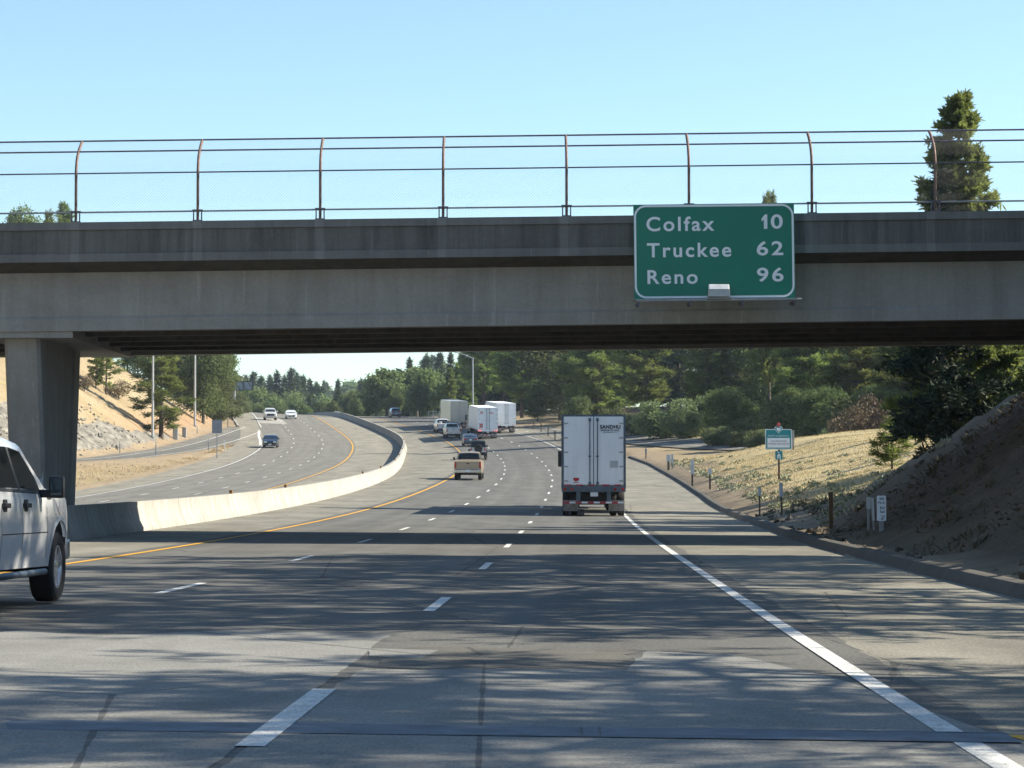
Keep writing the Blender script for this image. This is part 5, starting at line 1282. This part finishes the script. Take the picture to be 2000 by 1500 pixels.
# middle distance: trees on the right of the road beyond the crest
MG = 'mixed trees beyond the crest right of the barrier'
for px, py, D, kd, w_ in [(755, 703, 520, 'far_oak', 1.15), (735, 720, 530, 'far_oak', 1.0), (785, 705, 540, 'far_oak', 1.1), (815, 700, 530, 'far_oak', 1.1), (845, 715, 500, 'far_oak', 1.1), (700, 752, 560, 'far_oak', 1.1), (675, 762, 570, 'far_oak', 1.0), (660, 742, 600, 'fir', 1.2), (720, 765, 520, 'far_oak', .9), (770, 755, 505, 'far_oak', .9), (820, 745, 490, 'far_oak', 1.0), (860, 745, 480, 'far_oak', 1.0), (880, 720, 475, 'pine', 1.0), (800, 700, 580, 'fir', 1.2), (835, 698, 590, 'fir', 1.2), (860, 690, 600, 'fir', 1.2), (880, 690, 560, 'fir', 1.2), (695, 775, 500, 'far_oak', .8), (650, 775, 555, 'far_oak', .9), (905, 690, 520, 'pine', 1.1)]:
    tpx(kd, px, py, D, 'mixed green tree beyond the crest between the barrier and the trailers', MG, wx=w_, minh=4)
FG = 'far bluish forest beyond the crest'
for px, py, D, kd, w_ in [(470, 722, 640, 'far_oak', .9), (480, 735, 700, 'fir', 1.1), (495, 728, 720, 'fir', 1.2), (510, 736, 700, 'fir', 1.1), (527, 735, 740, 'fir', 1.2), (541, 726, 720, 'fir', 1.2), (556, 735, 740, 'fir', 1.2), (569, 721, 720, 'fir', 1.2), (580, 730, 730, 'fir', 1.3), (592, 735, 740, 'fir', 1.2), (605, 742, 760, 'fir', 1.2), (618, 748, 760, 'fir', 1.2), (631, 756, 760, 'fir', 1.2), (642, 765, 740, 'far_oak', 1), (655, 768, 720, 'far_oak', 1.0), (500, 752, 620, 'far_oak', 1.0), (520, 758, 640, 'far_oak', 1.0), (545, 770, 600, 'far_oak', 1.0), (565, 765, 620, 'far_oak', 1.0), (585, 775, 600, 'far_oak', 1.0), (605, 770, 620, 'fir', 1.2), (622, 775, 600, 'far_oak', 1.0), (640, 780, 580, 'far_oak', 1.0), (480, 765, 580, 'far_oak', 1.0), (500, 785, 560, 'far_oak', .9), (535, 785, 560, 'far_oak', .9), (468, 755, 560, 'far_oak', .8), (670, 778, 640, 'fir', 1.2), (690, 770, 660, 'fir', 1.2), (555, 790, 545, 'far_oak', .8), (600, 792, 545, 'far_oak', .8), (512, 795, 530, 'far_oak', .8), (480, 795, 520, 'far_oak', .8)]:
    tpx(kd, px, py, D, 'bluish green tree of the far forest beyond the crest of the westbound lanes', FG, wx=w_, minh=4)
for i in range(70):
    D = rt.uniform(640, 1250); px = rt.uniform(430, 960); py = 752 + rt.uniform(-14, 30) - (px > 800) * 45
    tpx(rt.choice(['fir', 'fir', 'far_oak']), px, py, D, 'bluish green tree of the far forest beyond the crest of the westbound lanes', FG, wx=rt.uniform(1.0, 1.4), minh=8)
# roadside trees on the right that shade the road (seen here only by their shadows)
SG = 'roadside pines that throw the long shadows'
for x, y, h, kd in [(13.2, 15, 9, 'shade'), (14.5, 19.5, 10, 'shade'), (13, 25.5, 9, 'shade'), (14.5, 29, 11, 'shade'), (13.2, 33, 9, 'shade'), (15, 36, 11, 'shade'), (13.6, 40, 9, 'shade'), (15.5, 43.5, 11, 'shade'), (15, 47.5, 10, 'shade'), (17, 51, 11, 'shade'), (13.5, 9, 9, 'shade'), (14.5, 3, 10, 'shade'),
                    (21, 17, 13, 'shade'), (22, 28, 14, 'shade'), (22, 41, 14, 'shade'), (24, 31.5, 16, 'shade'), (23, 33.2, 15, 'shade'), (24, 46, 14, 'pine_open'), (25, 51.5, 14, 'pine_open'), (31, 19, 17, 'pine_open'), (33, 49, 17, 'pine_open'), (33, 54, 17, 'pine_mid')]:
    tree(kd, x, y, h, 'pine on the right bank before the overpass casting shade over the road', SG)
for x, y, h, kd in [(24.5, 80, 11, 'dark'), (27, 87, 12, 'dark'), (29, 93, 12, 'oak'), (29, 99, 13, 'dark'), (31, 106, 14, 'dark'), (30, 84, 14, 'pine')]:
    tree(kd, x, y, h, 'dark tree right behind the overpass end that keeps the slope in shade', 'trees shading the slope behind the overpass')
for x, y, h in [(42, 128, 17), (46, 137, 19), (50, 143, 18), (44, 152, 18), (52, 160, 20), (47, 171, 19), (56, 182, 21), (58, 205, 21), (52, 196, 20)]:
    tree('slim', x, y, h, 'slim pine to the right casting a long thin shadow on the dry grass', 'slim pines right of the dry grass')

# ------------------------------------------------------------------ low plants and dry grass
def scatter(name, n, gen, mat, seed, kindn='stuff'):
    rr = np.random.default_rng(seed); pos, dr, ln, wd = gen(n, rr); me = leaf_mesh(name, pos, dr, ln, wd, mat, rr); return kind(link(name, me), kindn)
def verge_pts(n, rr, s0, s1, dmin, dmax, side=1):
    s = rr.uniform(s0, s1, n); d = rr.uniform(dmin, dmax, n)
    u = at_s(UR, s) + d if side > 0 else at_s(UL, s) - d
    x, y = plan(s, u); return x, y, s, u
def gen_grass(n, rr):
    x, y, s, u = verge_pts(n, rr, 78, 205, 2.0, 20)
    cl = vnoise(x, y, 2.2, 21) + vnoise(x, y, 6, 25) + rr.normal(size=n) * .15; k = cl > -.18; x, y = x[k], y[k]; m = len(x)
    z = terrain(x, y) - .02; return np.stack([x, y, z], 1), unit(rr.normal(size=(m, 3)) * [.5, .5, .1] + [0, 0, 1]), rr.uniform(.05, .16, m), rr.uniform(.015, .035, m)
scatter('dry_grass', 80000, gen_grass, plain('dry_grass_blades', (.48, .385, .205), .9, 0, .3, .35, .2), 31)
def gen_grass_l(n, rr):
    s = rr.uniform(165, 345, n); u = ramp_l_u(s) - rr.uniform(5, 30, n); h = n // 3; s[:h] = rr.uniform(150, 300, h); u[:h] = ramp_l_u(s[:h]) + 4.5 + (at_s(UL, s[:h]) - 1.2 - ramp_l_u(s[:h]) - 4.5) * rr.uniform(0, 1, h); x, y = plan(s, u)
    k = vnoise(x, y, 3, 22) + rr.normal(size=n) * .2 > 0; x, y = x[k], y[k]; m = len(x); z = terrain(x, y) - .03
    return np.stack([x, y, z], 1), unit(rr.normal(size=(m, 3)) * [.5, .5, .1] + [0, 0, 1]), rr.uniform(.15, .45, m) * np.where(-y + 400 < 0, 1, .55), rr.uniform(.02, .05, m)
scatter('dry_grass', 26000, gen_grass_l, plain('straw_grass_blades', (.36, .28, .15), .9, 0, .3, .4, .2), 32)
def gen_cover(n, rr):
    k = n // 46; x, y, s, u = verge_pts(k, rr, 62, 205, 1.6, 9.5)
    keep = rr.random(k) < np.exp(-(u - at_s(UR, s) - 1.6) / 2.2); x, y = x[keep], y[keep]; k = len(x)
    r_ = rr.uniform(.16, .5, k); i = np.repeat(np.arange(k), 46); m = len(i); a = rr.uniform(0, 6.28, m); q = r_[i] * rr.uniform(0, 1, m) ** .6
    px, py = x[i] + np.cos(a) * q, y[i] + np.sin(a) * q; hgt = r_[i] * .55 * (1 - (q / r_[i]) ** 2) * rr.uniform(.4, 1, m)
    z = terrain(px, py) + hgt - .03; return np.stack([px, py, z], 1), unit(rr.normal(size=(m, 3)) * [1, 1, .5] + [0, 0, .8]), rr.uniform(.08, .2, m), rr.uniform(.04, .09, m)
t = NT('grey_green_groundcover'); v = t.coord('Object'); t.base(t.mix(t.ramp(t.noise(v, .8, 3), [(.35, 0), (.65, 1)]), (.20, .21, .11), (.42, .42, .28))); t.set(Roughness=.85)
scatter('ground_cover', 30000, gen_cover, t.m, 33)
def gen_litter(n, rr):
    x = rr.uniform(9, 30, n); y = rr.uniform(22, 75, n); z = terrain(x, y) + .01; s, u = su(x, y); k = u > at_s(UR, np.clip(s, -80, 700)) + .6
    x, y, z = x[k], y[k], z[k]; m = len(x); return np.stack([x, y, z], 1), unit(rr.normal(size=(m, 3)) * [1, 1, .3] + [0, 0, .15]), rr.uniform(.05, .2, m), rr.uniform(.02, .06, m)
def gen_weeds(n, rr):
    k = n // 30; x = rr.uniform(9, 26, k); y = rr.uniform(24, 100, k); s, u = su(x, y); q = (u > at_s(UR, np.clip(s, -80, 700)) + 1.0) & (vnoise(x, y, 6, 41) > -.05); x, y = x[q], y[q]; k = len(x)
    i = np.repeat(np.arange(k), 30); m = len(i); r_ = rr.uniform(.1, .45, k)[i]; px, py = x[i] + rr.normal(size=m) * r_ * .5, y[i] + rr.normal(size=m) * r_ * .5
    return np.stack([px, py, terrain(px, py) - .02], 1), unit(rr.normal(size=(m, 3)) * [.7, .7, .2] + [0, 0, .7]), rr.uniform(.1, .38, m), rr.uniform(.015, .05, m)
scatter('bank_weeds', 14000, gen_weeds, plain('dull_bank_weeds', (.10, .095, .06), .9, 0, .4, 1.5, .2), 36)
scatter('bank_litter', 16000, gen_litter, plain('brown_bank_litter', (.12, .085, .05), .9, 0, .4, 2, .2), 34)
def gen_rocks(n, seed, ufun, s0, s1, a0, a1):
    mb = MB(); r = random.Random(seed)
    for k in range(n):
        s = r.uniform(s0, s1); u = ufun(s, r); x, y = plan(s, u); z = gz(float(x), float(y)); a = r.uniform(a0, a1) * r.uniform(.4, 1)
        P_ = [Vector((r.gauss(0, 1), r.gauss(0, 1), r.gauss(0, .7))).normalized() * a * r.uniform(.7, 1.2) for _ in range(8)]
        bm = bmesh.new(); vs = [bm.verts.new(p) for p in P_]; bmesh.ops.convex_hull(bm, input=vs); bm.verts.index_update()
        used = [v for v in bm.verts if v.link_faces]; ix = {v: i for i, v in enumerate(used)}
        mb.add([(v.co.x + float(x), v.co.y + float(y), v.co.z + z) for v in used], [[ix[v] for v in f.verts] for f in bm.faces]); bm.free()
    return mb
kind(gen_rocks(520, 9, lambda s, r: float(ramp_l_u(s)) - r.uniform(4.9, 12), 205, 275, .1, .36).build('loose_rocks', concrete('grey_slope_rock', (.25, .235, .205), (.11, .105, .095), .5)), 'stuff')
kind(gen_rocks(420, 10, lambda s, r: float(at_s(UR, s)) + .6 + r.uniform(0, 1) ** 2 * 7, 12, 85, .05, .2).build('loose_stones', concrete('brown_bank_stone', (.13, .11, .085), (.06, .05, .04), .5)), 'stuff')
# ------------------------------------------------------------------ the air
hm = bpy.data.materials.new('thin_air'); hm.use_nodes = True; nt = hm.node_tree
nt.nodes.remove(nt.nodes['Principled BSDF']); pv = nt.nodes.new('ShaderNodeVolumePrincipled')
pv.inputs['Color'].default_value = (.70, .82, 1.0, 1); pv.inputs['Density'].default_value = .00010; pv.inputs['Anisotropy'].default_value = .2
nt.links.new(pv.outputs[0], [n for n in nt.nodes if n.type == 'OUTPUT_MATERIAL'][0].inputs['Volume'])
mb = MB(); mb.box((0, 1240, 31), (900, 2760, 90)); kind(mb.build('haze', hm), 'stuff')
